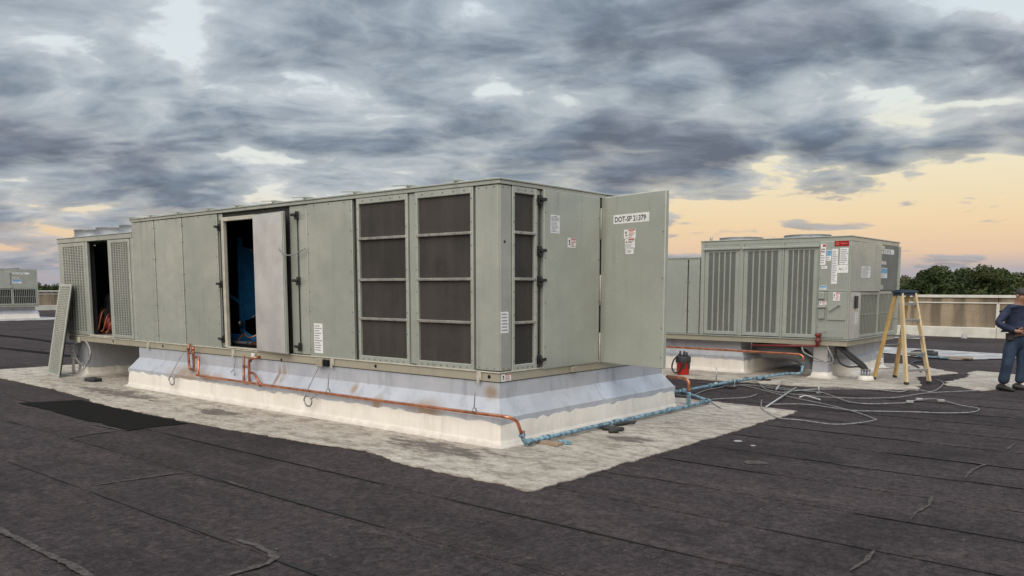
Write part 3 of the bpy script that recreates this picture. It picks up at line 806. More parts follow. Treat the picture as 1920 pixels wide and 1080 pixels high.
# base rail
mb = MB(); mb.box(-.02, LC - .35, -.025, .10, Z0, ZR - .018, .006); mb.box(-.02, .10, .1005, W1, Z0, ZR - .018, .006); mb.box(.1005, LC - .35, W1 - .1, W1 + .02, Z0, ZR - .018, .006); mb.box(LC - .449, LC - .349, .1005, W1 - .1005, Z0 + .002, ZR - .02, .004)
rail = mb.build('base_rail', M['paint_rail'], u1)
mb = MB(); mb.box(-.035, LC - .32, -.040, .02, ZR - .0175, ZR - .0045, .003); mb.box(-.035, .02, .0205, W1, ZR - .0175, ZR - .0045, .003); mb.build('rail_lip', M['paint_lip'], rail)
for a in (.278, 2.985, 5.45, 8.2): 
    mb = MB(); mb.box(a - .035, a + .035, -.046, -.027, Z0 + .01, ZR - .02, .004); mb.box(a - .02, a + .02, -.062, -.047, Z0 - .03, Z0 + .05, .003); mb.build('clip', M['paint_lip'], rail)
for (a, z) in ((.13, .775), (2.10, .775), (4.19, .735), (7.7, .775), (9.6, .775)):
    mb = MB(); c = P(a, -.026, z); mb.cyl(c, c + Vector((0, -.003, 0)), .022, 12); mb.build('lifting_hole', M['interior'], rail)
mb = MB(); mb.box(3.16, 3.30, -.085, -.027, .70, .815, .006); mb.build('junction_box', M['paint_rail'], rail)
mb = MB(); mb.box(3.05, 3.15, -.075, -.028, .71, .80, .004); mb.build('lifting_lug', M['interior'], rail)
mb = MB(); mb.box(-.075, -.022, 1.32, 1.42, .735, .80, .004); mb.build('lifting_lug', M['paint_rail'], rail)
sticker('rail_label', P(-.0215, .01, .808), (0, 1, 0), (0, 0, 1), .17, .082, rail, 'danger', 3)
# housing: walls behind the panels leave the doorway open
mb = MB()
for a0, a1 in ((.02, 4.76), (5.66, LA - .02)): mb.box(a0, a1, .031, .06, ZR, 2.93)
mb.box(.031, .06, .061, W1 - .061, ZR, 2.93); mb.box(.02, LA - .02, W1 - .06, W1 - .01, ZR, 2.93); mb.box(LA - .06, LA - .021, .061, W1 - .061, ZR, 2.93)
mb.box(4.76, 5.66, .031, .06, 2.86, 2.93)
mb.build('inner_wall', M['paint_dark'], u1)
mb = MB(); mb.box(.061, LA - .061, .061, W1 - .061, ZR - .005, ZR + .018); mb.build('floor_pan', M['galv'], u1)
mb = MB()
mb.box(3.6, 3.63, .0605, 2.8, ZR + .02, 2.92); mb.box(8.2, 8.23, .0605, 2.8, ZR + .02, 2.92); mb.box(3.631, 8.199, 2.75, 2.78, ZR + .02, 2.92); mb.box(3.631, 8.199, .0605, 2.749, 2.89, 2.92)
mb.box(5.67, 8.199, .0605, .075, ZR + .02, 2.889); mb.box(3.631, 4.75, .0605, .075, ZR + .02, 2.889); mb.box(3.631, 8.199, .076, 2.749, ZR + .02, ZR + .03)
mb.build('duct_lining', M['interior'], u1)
# roof cover and its joint caps
mb = MB(); mb.box(-.045, LA + .03, -.045, W1 + .03, 2.975, ZT, .004); mb.box(-.030, LA + .015, -.030, W1 + .015, 2.932, 2.974, .004)
cover = mb.build('roof_cover', M['paint'], u1)
for a in (.62, 1.42, 2.43, 3.5, 4.25, 5.2, 6.0, 6.95, 7.9, 8.62):
    mb = MB(); x0, x1 = a - .022, a + .022; mb.box(x0, x1, -.06, W1 + .04, ZT + .001, ZT + .035, .006); mb.bar(P(a - .02, -.062, ZT + .018), P(a + .26, -.062, ZT + .034), .006, .012); mb.build('roof_joint', M['paint'], cover)
# left (long) face
face_panel('corner_panel', 'L', .0, .345, ZP0, ZP1, u1, screws=(3, 0))
for i, (a0, a1) in enumerate(((2.53, 3.50), (5.83, 6.895), (6.93, 7.84), (7.875, LA - .005))):
    pn = face_panel('access_panel', 'L', a0, a1, ZP0 - .03 if i else ZP0 - .05, ZP1, u1, screws=(3, 8))
    if i == 0: sticker('caution_label', P(3.40, -.0165, 1.292), (1, 0, 0), (0, 0, 1), .19, .41, pn, 'text', 8)
face_panel('door_post', 'L', 3.53, 3.93, ZP0, ZP1, u1, proud=.0, screws=(0, 0))
face_panel('door_post', 'L', 5.70, 5.80, ZP0, ZP1, u1, proud=.0, screws=(0, 4))
face_panel('filter_post', 'L', 1.345, 1.455, ZP0, ZP1, u1, proud=.002, screws=(0, 0))
for a in (3.73, 5.745):
    mb = MB(); mb.cyl(P(a, -.012, ZP0 + .1), P(a, -.012, ZP1 - .1), .009, 6); mb.build('latch_rod', M['black'], u1)
    for z in ((2.79, 1.88, .95) if a < 4 else (2.72, 1.84, .98)): latch('L', a, z, u1)
def filter_bay(face, s0, s1, b=.045):
    F = (lambda a0, a1, o0, o1, z0, z1, ch: (a0, a1, -o1, -o0, z0, z1, ch)) if face == 'L' else (lambda a0, a1, o0, o1, z0, z1, ch: (-o1, -o0, a0, a1, z0, z1, ch))
    z0, z1 = ZP0 - .03, ZP1 + .004; mb = MB()
    mb.box(*F(s0, s0 + b, -.03, .024, z0, z1, .006)); mb.box(*F(s1 - b, s1, -.03, .024, z0, z1, .006))
    mb.box(*F(s0 + b, s1 - b, -.03, .0235, z0, z0 + .085, .006)); mb.box(*F(s0 + b, s1 - b, -.03, .0235, z1 - .075, z1, .006))
    mk = (lambda s, z: P(s, -.024, z)) if face == 'L' else (lambda s, z: P(-.024, s, z)); out = (0, -1, 0) if face == 'L' else (1, 0, 0)
    screws_row(mb, 1, mk(s0 + b, z0 + .045), mk(s1 - b, z0 + .045), 8 if face == 'L' else 4, out, .009); screws_row(mb, 1, mk(s0 + b, z1 - .035), mk(s1 - b, z1 - .035), 5 if face == 'L' else 3, out, .009)
    for s in (s0 + b / 2, s1 - b / 2): screws_row(mb, 1, mk(s, z0), mk(s, z1), 8, out, .007)
    fr = mb.build('filter_frame', [M['paint'], M['screw']], u1)
    zs = [z0 + .085, 1.385, 1.886, 2.412, z1 - .075]; rg = random.Random(int(s0 * 100))
    for k in range(4):
        a, c = zs[k] + (.012 if k else -.01), zs[k + 1] - (.012 if k < 3 else -.01); mb = MB(); n, m_ = 8, 6; vs = []
        for i in range(n + 1):
            for j in range(m_ + 1):
                s = s0 + b - .004 + (s1 - s0 - 2 * b + .008) * i / n; z = a + (c - a) * j / m_
                o = -.010 + .010 * math.sin(math.pi * i / n) * math.sin(math.pi * j / m_) * rg.uniform(.2, 1.0)
                vs.append(P(s, -o, z) if face == 'L' else P(-o, s, z))
        mb.add(vs, [(i * (m_ + 1) + j, (i + 1) * (m_ + 1) + j, (i + 1) * (m_ + 1) + j + 1, i * (m_ + 1) + j + 1) for i in range(n) for j in range(m_)], True)
        mb.build('filter_screen', M['screen'], fr)
    for z in zs[1:4]:
        mb = MB(); mb.box(*F(s0 + b - .02, s1 - b + .02, -.004, .034, z - .016, z + .016, .005)); screws_row(mb, 1, mk(s0 + b, z) + Vector(out) * .01, mk(s1 - b, z) + Vector(out) * .01, 2, out, .007)
        mb.build('cross_bar', [M['alu'], M['screw']], fr)
filter_bay('L', .375, 1.335); filter_bay('L', 1.465, 2.435)
filter_bay('R', .205, .655)
# doorway with the blower showing inside
mb = MB(); mb.box(5.625, 5.69, -.03, .03, ZP0, 2.86, .005); mb.box(4.755, 4.80, -.03, .03, ZP0, 2.86, .005); mb.box(4.801, 5.624, -.028, .03, 2.80, 2.86, .005); mb.box(4.801, 5.624, -.035, .03, ZP0 - .004, ZP0 + .02, .004)
mb.build('door_frame', M['paint_lip'], u1)
mb = MB(); mb.box(6.40, 6.46, .70, .78, ZR + .03, 2.62, .006); mb.box(6.30, 6.36, .30, .36, ZR + .03, 1.1, .006)
mb.bar(P(6.75, .55, 1.75), P(6.38, .74, 1.5), .05, .05, ch=.006); mb.box(5.2, 7.3, .55, .67, ZR + .04, ZR + .16, .01); mb.bar(P(6.38, .70, 1.05), P(5.7, .5, ZR + .1), .06, .06, ch=.006)
vs = [P(6.42, .78, 1.85)]; n = 20
for i in range(n + 1):
    t = -math.pi / 2 + math.pi * i / n; vs.append(P(6.42 - .05 * math.cos(t), .78 + .40 * math.cos(t), 1.85 + .62 * math.sin(t)))
mb.add(vs, [(0, i, i + 1) for i in range(1, n + 1)]); blower = mb.build('blower', M['blue_steel'], u1)
mb = MB(); mb.tube(vs[3:-2], .022, 6); mb.build('inlet_ring', M['steel'], blower)
mb = MB(); c = P(6.36, .66, 1.18); mb.lathe(c, [(.0, -.03), (.05, -.03), (.05, .03), (0, .03)], 12, (1, 0, 0)); mb.build('shaft_pulley', M['steel'], blower)
mb = MB(); mb.cyl(P(6.2, .17, .915), P(5.35, .17, .915), .028, 10); mb.cyl(P(5.36, .17, .915), P(5.22, .17, .915), .036, 10); mb.build('condensate_pipe', M['rubber'], u1)
mb = MB(); mb.cyl(P(5.2, .17, .915), P(4.6, .17, .915), .036, 10); mb.tube(smooth_path([P(5.7, .2, .93), P(5.6, .25, 1.05), P(5.4, .25, 1.0), P(5.2, .4, 1.15)]), .012, 6); mb.build('copper_line', M['copper'], u1)
# the door that folds back over the face: bare inner skin towards the viewer
hx, hy, fx, fy = 4.765, -.060, 3.905, -.135
du = (P(fx, fy, 0) - P(hx, hy, 0)); dl = du.length; du.normalize(); dn = Vector((du.y, -du.x, 0));
if dn.y > 0: dn = -dn
c = (P(hx, hy, 0) + P(fx, fy, 0)) / 2; zc, zh = 1.845, 1.005
mb = MB(); mb.obox(c + Vector((0, 0, zc)) - dn * .025, du * dl / 2, dn * .024, Vector((0, 0, zh)), .006); leaf = mb.build('folded_door', M['paint'], u1, label='door folded flat against the wall, bare metal inner side showing')
mb = MB(); n, m_ = 10, 18; vs = []; rg = random.Random(2)
for i in range(n + 1):
    for j in range(m_ + 1):
        s = -dl / 2 + .012 + (dl - .024) * i / n; z = zc - zh + .012 + (2 * zh - .024) * j / m_
        e = min(i, n - i, 1.0) * min(j, m_ - j, 1.0); o = .004 + e * (.008 + .006 * math.sin(i * .9 + j * .35) * math.cos(j * .5))
        vs.append(c + du * s + Vector((0, 0, z)) + dn * o)
mb.add(vs, [(i * (m_ + 1) + j, (i + 1) * (m_ + 1) + j, (i + 1) * (m_ + 1) + j + 1, i * (m_ + 1) + j + 1) for i in range(n) for j in range(m_)], True)
mb.build('inner_skin', M['galv'], leaf)
mb = MB(); mb.tube(smooth_path([P(3.99, -.15, 2.33), P(3.85, -.14, 2.24), P(3.68, -.10, 2.25), P(3.51, -.04, 2.33)]), .009, 6); mb.build('tie_wire', M['cable'], leaf)
# right (short) face
pp = face_panel('corner_panel', 'R', .0005, .195, ZP0, ZP1, u1, screws=(2, 0), proud=.0165)
sticker('instruction_label', P(-.0172, .010, 1.515), (0, 1, 0), (0, 0, 1), .13, .24, pp, 'text', 5)
mb = MB(); c = P(-.0165, .075, 2.30); mb.cyl(c, c + Vector((.004, 0, 0)), .016, 10); mb.build('grommet', M['black'], pp)
face_panel('door_post', 'R', .665, .735, ZP0, ZP1, u1, proud=.0, screws=(0, 0))
mb = MB(); mb.cyl(P(-.012, .705, ZP0 + .1), P(-.012, .705, ZP1 - .1), .009, 6); mb.build('latch_rod', M['black'], u1)
for z in (2.81, 2.22, 1.87, .93): latch('R', .705, z, u1)
d1 = face_panel('closed_door', 'R', .757, 1.925, ZP0 - .035, ZP1 + .01, u1, proud=.045, screws=(0, 4), ch=.01)
sticker('warning_label', P(-.0457, .883, 2.648), (0, 1, 0), (0, 0, 1), .175, .215, d1, 'warning', 1)
sticker('danger_label', P(-.0457, 1.228, 2.392), (0, 1, 0), (0, 0, 1), .165, .118, d1, 'danger', 2)
face_panel('hinge_post', 'R', 1.93, 2.0, ZP0, ZP1, u1, proud=.0, screws=(0, 0), mat=M['paint'])
for z in (2.6, 1.75, 1.0):
    mb = MB(); mb.cyl(P(-.03, 1.965, z - .2), P(-.03, 1.965, z + .2), .014, 8); mb.build('hinge', M['paint_lip'], u1)
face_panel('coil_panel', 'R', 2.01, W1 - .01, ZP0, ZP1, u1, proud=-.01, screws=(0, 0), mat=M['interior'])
mb = MB(); mb.box(-.04, .03, W1 - .10, W1 + .02, ZP0, ZP1, .006); mb.build('corner_post', M['paint'], u1)
# the door swung wide open
h, e = P(-.02, 1.985, 0), P(-1.115, 1.715, 0); du = (e - h).normalized(); dl = (e - h).length; dn = Vector((du.y, -du.x, 0))
if dn.y > 0: dn = -dn
z0, z1 = ZP0 - .035, ZP1 + .01
mb = MB(); mb.obox((h + e) / 2 + Vector((0, 0, (z0 + z1) / 2)) - dn * .03, du * dl / 2, dn * .03, Vector((0, 0, (z1 - z0) / 2)), .008)
for z in (2.45, 1.9, 1.3, .95): mb.mat(1); q = e - du * .03 + Vector((0, 0, z)); mb.cyl(q, q + dn * .005, .009, 6)
swung = mb.build('swung_door', [M['paint'], M['screw']], u1, label='wide door swung open towards the viewer')
mb = MB(); w, hh = .625, .112; o = h + du * .235 + Vector((0, 0, 2.697)) + dn * .001
mb.mat(0).obox(o + du * w / 2 - Vector((0, 0, hh / 2)), du * w / 2, dn * .0014, Vector((0, 0, hh / 2)))
tw = text_into(mb, 'DOT-SP 21379', o + du * .022 - Vector((0, 0, hh * .80)) + dn * .0024, du * .97, (0, 0, 1), .066, 1, .0022)
mb.build('number_plate', [M['white'], M['ink']], swung, normals=False)
for (s, z, w, hh, st) in ((.43, 2.506, .205, .112, 'danger'), (.452, 2.388, .17, .118, 'caution'), (.463, 2.264, .140, .062, 'stamp')):
    sticker('warning_label', h + du * s + Vector((0, 0, z)) + dn * .001, du, (0, 0, 1), w, hh, swung, st, int(z * 100))

# condenser end of the unit
zc0, zc1 = ZR, 2.765
for (a0, a1, b0, b1) in ((LC - .15, LC, 0, .10), (LC - .15, LC, W1 - .1, W1), (8.70, 8.79, 0, .06), (9.60, 9.68, -.006, .05), (10.575, 10.66, -.006, .05)):
    mb = MB(); mb.box(a0, a1, b0, b1, zc0, zc1 - .10, .006); mb.build('condenser_post', M['paint'], u1)
mb = MB(); mb.box(LA + .035, LC + .02, -.012, .12, zc1 - .10, zc1 - .012, .006); mb.box(LA + .035, LC + .03, -.025, W1 + .02, zc1 - .0115, zc1, .004); mb.box(LC - .10, LC + .018, .121, W1, zc1 - .10, zc1 - .012, .006); mb.build('condenser_top', M['paint'], u1)
mb = MB(); mb.box(LA + .035, LC, .03, W1, zc0 - .003, zc0 + .012); mb.box(9.68, 10.575, -.035, .03, zc0 + .0005, zc0 + .03, .004); mb.build('condenser_floor', M['paint_lip'], u1)
guard('louvred_guard', 'L', 10.665, LC - .155, zc0 + .01, zc1 - .11, 8, 54, u1, border=.07, slot=.5)
guard('louvred_guard', 'L', 8.80, 9.595, zc0 + .01, zc1 - .11, 7, 54, u1, border=.055, slot=.5)
mb = MB(); guard('end_guard', 'R', .11, W1 - .11, zc0 + .01, zc1 - .11, 12, 30, u1, off=LC, border=.06, xform=lambda s, o, z: P(LC + o, s, z))
mb = MB(); mb.box(8.76, 9.60, .10, .17, zc0 + .02, zc1 - .14); mb.box(10.66, LC - .2, .10, .17, zc0 + .02, zc1 - .14); mb.bar(P(10.0, .45, 2.62), P(10.0, 1.9, 1.25), 2.5, .10); mb.build('coil', M['coil'], u1)
mb = MB(); mb.box(8.7, LC - .11, 1.95, 2.0, 1.42, zc1 - .13); mb.box(LC - .19, LC - .12, .18, 1.9, 1.2, zc1 - .13); mb.box(8.70, 8.74, .1, 1.9, zc0 + .02, zc1 - .13); mb.build('inner_partition', M['interior'], u1)
for (a, b_, r, z1_, mt) in ((11.22, .72, .16, 1.66, 'compressor'), (10.85, .95, .14, 1.5, 'compressor'), (11.50, .60, .10, 1.35, 'compressor')):
    mb = MB(); mb.lathe(P(a, b_, zc0 + .012), [(0, 0), (r * .95, 0), (r, .04), (r, z1_ - zc0 - .12), (r * .7, z1_ - zc0 - .03), (0, z1_ - zc0)], 16); cp = mb.build('compressor', M[mt], u1)
mb = MB(); mb.box(11.10, 11.26, .48, .57, 1.05, 1.36, .01); mb.build('terminal_box', M['green_can'], u1)
mb = MB(); rg = random.Random(9)
for k in range(4):
    a = 10.15 + .22 * k; mb.tube(smooth_path([P(a + .5, .40, .90), P(a + .3, .22, .90 + .02 * k), P(a + .05, .16, .96), P(a - .02, .22, 1.15 + .07 * (k % 3)), P(a + .3, .45, 1.22 + .05 * k)]), .013, 8)
mb.build('refrigerant_line', M['orange_cord'], u1)
mb = MB(); mb.lathe(P(10.72, .42, .96), [(0, 0), (.09, 0), (.10, .05), (.10, .18), (.05, .24), (0, .24)], 12); mb.lathe(P(10.52, .36, .94), [(0, 0), (.05, 0), (.06, .12), (0, .16)], 10); mb.build('red_valve', M['red_valve'], u1)
for a in (11.42, 10.42, 9.42):
    for b_ in (.56, 2.6):
        mb = MB(); c = P(a, b_, zc1 + .001); mb.lathe(c, [(.45, 0), (.44, .02), (.405, .05), (.405, .15), (.42, .17), (.395, .17), (.39, .05)], 28); fs = mb.build('fan_shroud', M['shroud'], u1)
        mb = MB(); mb.lathe(c + Vector((0, 0, .06)), [(0, -.04), (.09, -.04), (.09, .03), (0, .035)], 10)
        for k in range(5):
            t = k * 1.2566 + a; d = Vector((math.cos(t), math.sin(t), 0)); s_ = Vector((-d.y, d.x, 0)); q = c + Vector((0, 0, .06))
            mb.quad(q + d * .08 - s_ * .05 - Vector((0, 0, .03)), q + d * .37 - s_ * .10 - Vector((0, 0, .03)), q + d * .37 + s_ * .08 + Vector((0, 0, .03)), q + d * .08 + s_ * .05 + Vector((0, 0, .03)))
        mb.build('fan_blade', M['black'], fs)
        mb = MB()
        for rr in (.12, .2, .28, .36): mb.tube([c + Vector((math.cos(t * .3927) * rr, math.sin(t * .3927) * rr, .175)) for t in range(17)], .004, 4, False)
        for k in range(4): d = Vector((math.cos(k * .7854), math.sin(k * .7854), 0)) * .41; mb.cyl(c + Vector((0, 0, .175)) - d, c + Vector((0, 0, .175)) + d, .005, 4)
        mb.build('fan_guard', M['steel'], fs)

# low plinth carrying the condenser end
pl = thing('equipment_plinth', 'low silver plinth with white foot under the louvred end of the nearest unit', 'plinth', P(11.2, 1.9, 0))
curb_ring('curb_sheet', [(-.20, .70), (.0, .70), (.0, .16), (.02, .15)], 11.05, 11.5, .10, W1 - .1, M['curb2'], pl)
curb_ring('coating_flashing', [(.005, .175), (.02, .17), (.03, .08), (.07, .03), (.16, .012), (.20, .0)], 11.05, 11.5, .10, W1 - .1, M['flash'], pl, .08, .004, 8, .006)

# ------------------------------------------------------------------ the second unit, and its twin far off on the left
def make_end_unit():
    BF, AE, zb, zt = 9.1, -.86, .66, 2.76; BW = 12.25; AL = 2.21; AX = 9.6
    t = thing('rooftop_unit', '', 'rooftop unit', P(4, 10.6, zb))
    def fp(name, s0, s1, z0, z1, **k): return face_panel(name, 'L', s0, s1, z0, z1, t, off=BF, **k)
    def ep(name, s0, s1, z0, z1, **k): return face_panel(name, 'R', s0, s1, z0, z1, t, off=AE, **k)
    mb = MB(); mb.box(AE - .02, AX, BF - .03, BF + .10, zb, .765, .006); mb.box(AE - .02, AE + .10, BF + .1005, BW, zb, .765, .006); mb.box(AE + .1005, AX, BW - .1, BW + .01, zb, .765, .006); rl = mb.build('base_rail', M['paint_rail'], t)
    mb = MB(); mb.box(AE - .05, AX, BF - .055, BF + .03, .7655, .785, .004); mb.box(AE - .05, AE + .03, BF + .0305, BW, .7655, .785, .004); mb.build('rail_lip', M['paint'], rl)
    mb = MB(); mb.box(AE + .04, AX - .02, BF + .04, BW - .02, .7855, 2.36); mb.box(AE + .04, AL - .02, BF + .04, BW - .02, 2.361, zt - .03); mb.build('inner_body', M['coil'], t)
    mb = MB(); mb.box(AE - .03, AL + .02, BF - .03, BW + .02, zt - .022, zt, .005); mb.box(AE - .012, AL + .01, BF - .012, BW + .01, zt - .10, zt - .0225, .004); mb.build('roof_cover', M['paint'], t)
    mb = MB(); mb.box(AL + .021, AX, BF - .025, BW, 2.40, 2.425, .004); mb.box(AL + .021, AX, BF - .012, BW - .02, 2.37, 2.3995, .003); mb.build('lower_roof', M['paint'], t)
    # low section on the left
    for a0, a1 in ((AL + .03, 2.50), (2.53, 3.45), (3.48, 4.6), (4.63, 5.8), (5.83, 7.0), (7.03, 8.2), (8.23, AX)): fp('access_panel', a0, a1, .79, 2.368, screws=(0, 5))
    # three louvred bays with posts
    bays = ((1.42, 2.05), (.52, 1.18), (-.20, .33))
    for (a0, a1) in bays:
        gd = guard('louvred_guard', 'L', a0 - .07, a1 + .07, .80, 2.58, 5, 100, t, off=BF, border=.07, slot=.58, ribf=.22)
        mb = MB(); mb.box(a0 - .10, a1 + .10, BF - .07, BF - .017, 2.555, 2.60, .008); mb.build('rain_hood', M['paint'], gd)
    for a0, a1 in ((2.125, AL), (1.255, 1.345), (.405, .445), (-.30, -.275)): fp('louvre_post', a0, a1, .79, zt - .102, screws=(0, 0), proud=.03)
    mb = MB()
    for a0, a1 in bays: mb.box(a0 - .071, a1 + .071, BF - .012, BF + .03, 2.601, zt - .102, .004)
    hd = mb.build('header_panel', M['paint'], t)
    # control cabinet
    ct = fp('control_cabinet', AE + .001, -.305, .79, zt - .102, proud=.05, screws=(0, 4), ch=.01)
    def f(a, z): return P(a, BF - .0508, z)
    ux, uz = (1, 0, 0), (0, 0, 1)
    for i, (a0, a1, z1, z0, st) in enumerate(((-.325, -.425, 2.612, 2.211, 'caution'), (-.44, -.53, 2.495, 2.290, 'blue'), (-.545, -.655, 2.512, 1.853, 'text'), (-.69, -.845, 2.527, 2.215, 'text'), (-.35, -.46, 2.192, 2.139, 'stamp'), (-.33, -.46, 1.823, 1.741, 'blue'), (-.315, -.345, 1.638, 1.597, 'stamp'), (-.34, -.475, 1.525, 1.444, 'danger'))):
        sticker('printed_label', f(a0, z1), ux, uz, a0 - a1, z1 - z0, ct, st, 30 + i)
    mb = MB(); a0, a1, z1, z0 = -.585, -.852, 2.661, 2.560; mb.mat(0).obox((f(a0, z1) + f(a1, z0)) / 2 + Vector((0, -.004, 0)), ((a0 - a1) / 2, 0, 0), (0, .005, 0), (0, 0, (z1 - z0) / 2), .002)
    c = f(a0 - .055, (z0 + z1) / 2) + Vector((0, -.0098, 0)); vs = []
    for r_ in (.034, .026):
        vs += [c + Vector((math.cos(k * .3927) * r_, 0, math.sin(k * .3927) * r_)) for k in range(16)]
    mb.mat(1).add(vs, [[k, (k + 1) % 16, 16 + (k + 1) % 16, 16 + k] for k in range(16)])
    for q in (-.013, 0, .013): mb.quad(c + Vector((-.014, 0, q - .003)), c + Vector((.014, 0, q - .003)), c + Vector((.014, 0, q + .003)), c + Vector((-.014, 0, q + .003)))
    text_into(mb, 'TRANE', f(a0 - .108, z0 + .036) + Vector((0, -.0098, 0)), ux, uz, .030, 1, .0006)
    mb.build('badge', [M['badge'], M['badge_mark']], ct, normals=False)
    mb = MB(); a0, a1, z1, z0 = -.655, -.853, 2.205, 2.058; mb.mat(0).obox((f(a0, z1) + f(a1, z0)) / 2 + Vector((0, -.003, 0)), ((a0 - a1) / 2, 0, 0), (0, .0014, 0), (0, 0, (z1 - z0) / 2))
    text_into(mb, 'AC-1', f(a0 - .022, z0 + .050) + Vector((0, -.0048, 0)), ux, uz, .052, 1, .0); mb.build('paper_sign', [M['white'], M['ink']], ct, normals=False)
    mb = MB(); mb.box(-.845, -.50, BF - .075, BF - .051, 1.16, 1.70, .008); dr = mb.build('disconnect_door', M['paint'], ct)
    sticker('printed_label', P(-.605, BF - .0755, 1.692), ux, uz, .125, .16, dr, 'danger', 44)
    mb = MB(); mb.cyl(P(-.72, BF - .075, 1.45), P(-.72, BF - .11, 1.45), .028, 10); mb.bar(P(-.55, BF - .112, 1.34), P(-.74, BF - .112, 1.47), .03, .035, (0, 1, 0), .006); mb.build('rotary_handle', M['paint'], dr)
    for (a0, a1, z0, z1) in ((-.435, -.325, 1.56, 1.69), (-.45, -.335, 1.18, 1.38)):
        mb = MB(); mb.box(a0, a1, BF - .10, BF - .051, z0, z1, .008); mb.build('outlet_box', M['paint'], ct)
    mb = MB(); mb.box(-.47, -.315, BF - .13, BF - .0515, 1.395, 1.425, .005); mb.build('outlet_hood', M['paint'], ct)
    mb = MB(); mb.box(-.835, -.315, BF - .062, BF - .051, .825, .975, .005); mb.build('kick_plate', M['paint'], ct)
    mb = MB(); mb.box(-.845, -.32, BF - .066, BF - .051, 1.715, 1.735, .004); mb.build('drip_ledge', M['paint'], ct)
    # end face: two upper panels over louvres
    ep('corner_post', BF + .0, 9.19, .79, zt - .102, screws=(0, 0), proud=.02)
    # first panel stands a little ajar
    h, e = P(AE - .01, 9.20, 0), P(AE - .07, 10.86, 0); du = (e - h).normalized(); dl = (e - h).length; dn = Vector((du.y, -du.x, 0))
    if dn.x < 0: dn = -dn
    z0, z1 = 1.70, zt - .105
    mb = MB(); mb.obox((h + e) / 2 + Vector((0, 0, (z0 + z1) / 2)) - dn * .02, du * dl / 2, dn * .02, Vector((0, 0, (z1 - z0) / 2)), .008); up = mb.build('ajar_panel', M['paint'], t)
    sticker('warning_label', h + du * .53 + Vector((0, 0, 2.19)) + dn * .001, du, uz, .48, .215, up, 'warning', 61)
    for z in (z1 - .08, z0 + .08):
        mb = MB(); mb.obox(e + du * .01 + Vector((0, 0, z)), du * .05, dn * .03, Vector((0, 0, .045)), .008); mb.build('hinge_lug', M['paint'], up)
    # the far door's shade is painted in as a darker grey
    p2 = ep('dark_door', 10.88, 12.19, 1.71, zt - .105, screws=(0, 3), mat=M['paint_shade'], proud=.02, label='door with painted-in shade and a number plate')
    mb = MB(); n0, n1 = 10.98, 11.85; zz0, zz1 = 2.475, 2.575
    mb.mat(0).obox(P(AE - .021, (n0 + n1) / 2, (zz0 + zz1) / 2), (.0014, 0, 0), (0, (n1 - n0) / 2, 0), (0, 0, (zz1 - zz0) / 2))
    text_into(mb, '21376', P(AE - .0235, n0 + .07, zz0 + .018), (0, 2.6, 0), uz, .066, 1, .001); mb.build('number_plate', [M['white'], M['ink']], p2, normals=False)
    sticker('danger_label', P(AE - .0205, 10.97, 2.327), (0, 1, 0), uz, .36, .07, p2, 'danger', 62); sticker('warning_label', P(AE - .0205, 10.97, 2.186), (0, 1, 0), uz, .46, .21, p2, 'blue', 63)
    mb = MB(); mb.box(AE - .06, AE + .03, 12.195, BW, .79, zt - .101, .006); mb.build('corner_post', M['paint'], t)
    gp = ep('service_panel', 9.20, 9.76, .79, 1.69, screws=(0, 3), mat=M['galv'], proud=.02)
    sticker('printed_label', P(AE - .0205, 9.50, 1.30), (0, 1, 0), uz, .14, .22, gp, 'text', 64)
    mb = MB(); mb.box(AE - .05, AE - .021, 9.40, 9.56, 1.38, 1.62, .008); mb.build('recessed_handle', M['black'], gp)
    guard('louvred_guard', 'R', 9.78, 10.93, .795, 1.69, 12, 2, t, off=AE, border=.05, slot=.97, ribf=.14); guard('louvred_guard', 'R', 10.95, 12.18, .795, 1.70, 12, 2, t, off=AE, border=.05, slot=.97, ribf=.14)
    for a in (1.72, .28, 5.6):
        if a < 3:
            for b_ in (9.95, 11.3):
                mb = MB(); c = P(a, b_, zt + .001); mb.lathe(c, [(.52, 0), (.50, .015), (.46, .03), (.455, .06), (.47, .075), (.44, .075), (.43, .03)], 28); fs = mb.build('fan_shroud', M['shroud'], t)
                mb = MB()
                for rr in (.14, .24, .34, .42): mb.tube([c + Vector((math.cos(q * .3927) * rr, math.sin(q * .3927) * rr, .08)) for q in range(17)], .004, 4, False)
                for k in range(4): d = Vector((math.cos(k * .7854), math.sin(k * .7854), 0)) * .46; mb.cyl(c + Vector((0, 0, .08)) - d, c + Vector((0, 0, .08)) + d, .005, 4)
                mb.build('fan_guard', M['steel'], fs)
    mb = MB(); mb.cyl(P(2.1, BF + .2, zt), P(2.1, BF + .2, zt + .10), .03, 8); mb.build('vent_stub', M['paint'], t)
    return t
u2 = make_end_unit()
u2['label'] = 'beige rooftop unit with red badge and tall louvred bays behind the red bucket'
u3 = copy_tree(u2)
u3.location = u2.location + P(45.6, -.75, 0)
u3['label'] = 'small distant rooftop unit cut off by the left edge of the picture'

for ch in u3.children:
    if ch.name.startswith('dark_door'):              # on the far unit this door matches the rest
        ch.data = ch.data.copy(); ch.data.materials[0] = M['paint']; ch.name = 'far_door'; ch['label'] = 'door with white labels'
u2['group'] = u3['group'] = 'units of the same build further off'
make_curb('flared silver curb with cream foot under the louvred second unit', 1.35, 9.5, 9.28, 12.1, .66, (M['curb2'], M['flash']), 21)
make_curb('pale curb under the distant unit at the left edge', 45.0, 54, 8.5, 11.4, .66, (M['curb2'], M['flash']), 22)
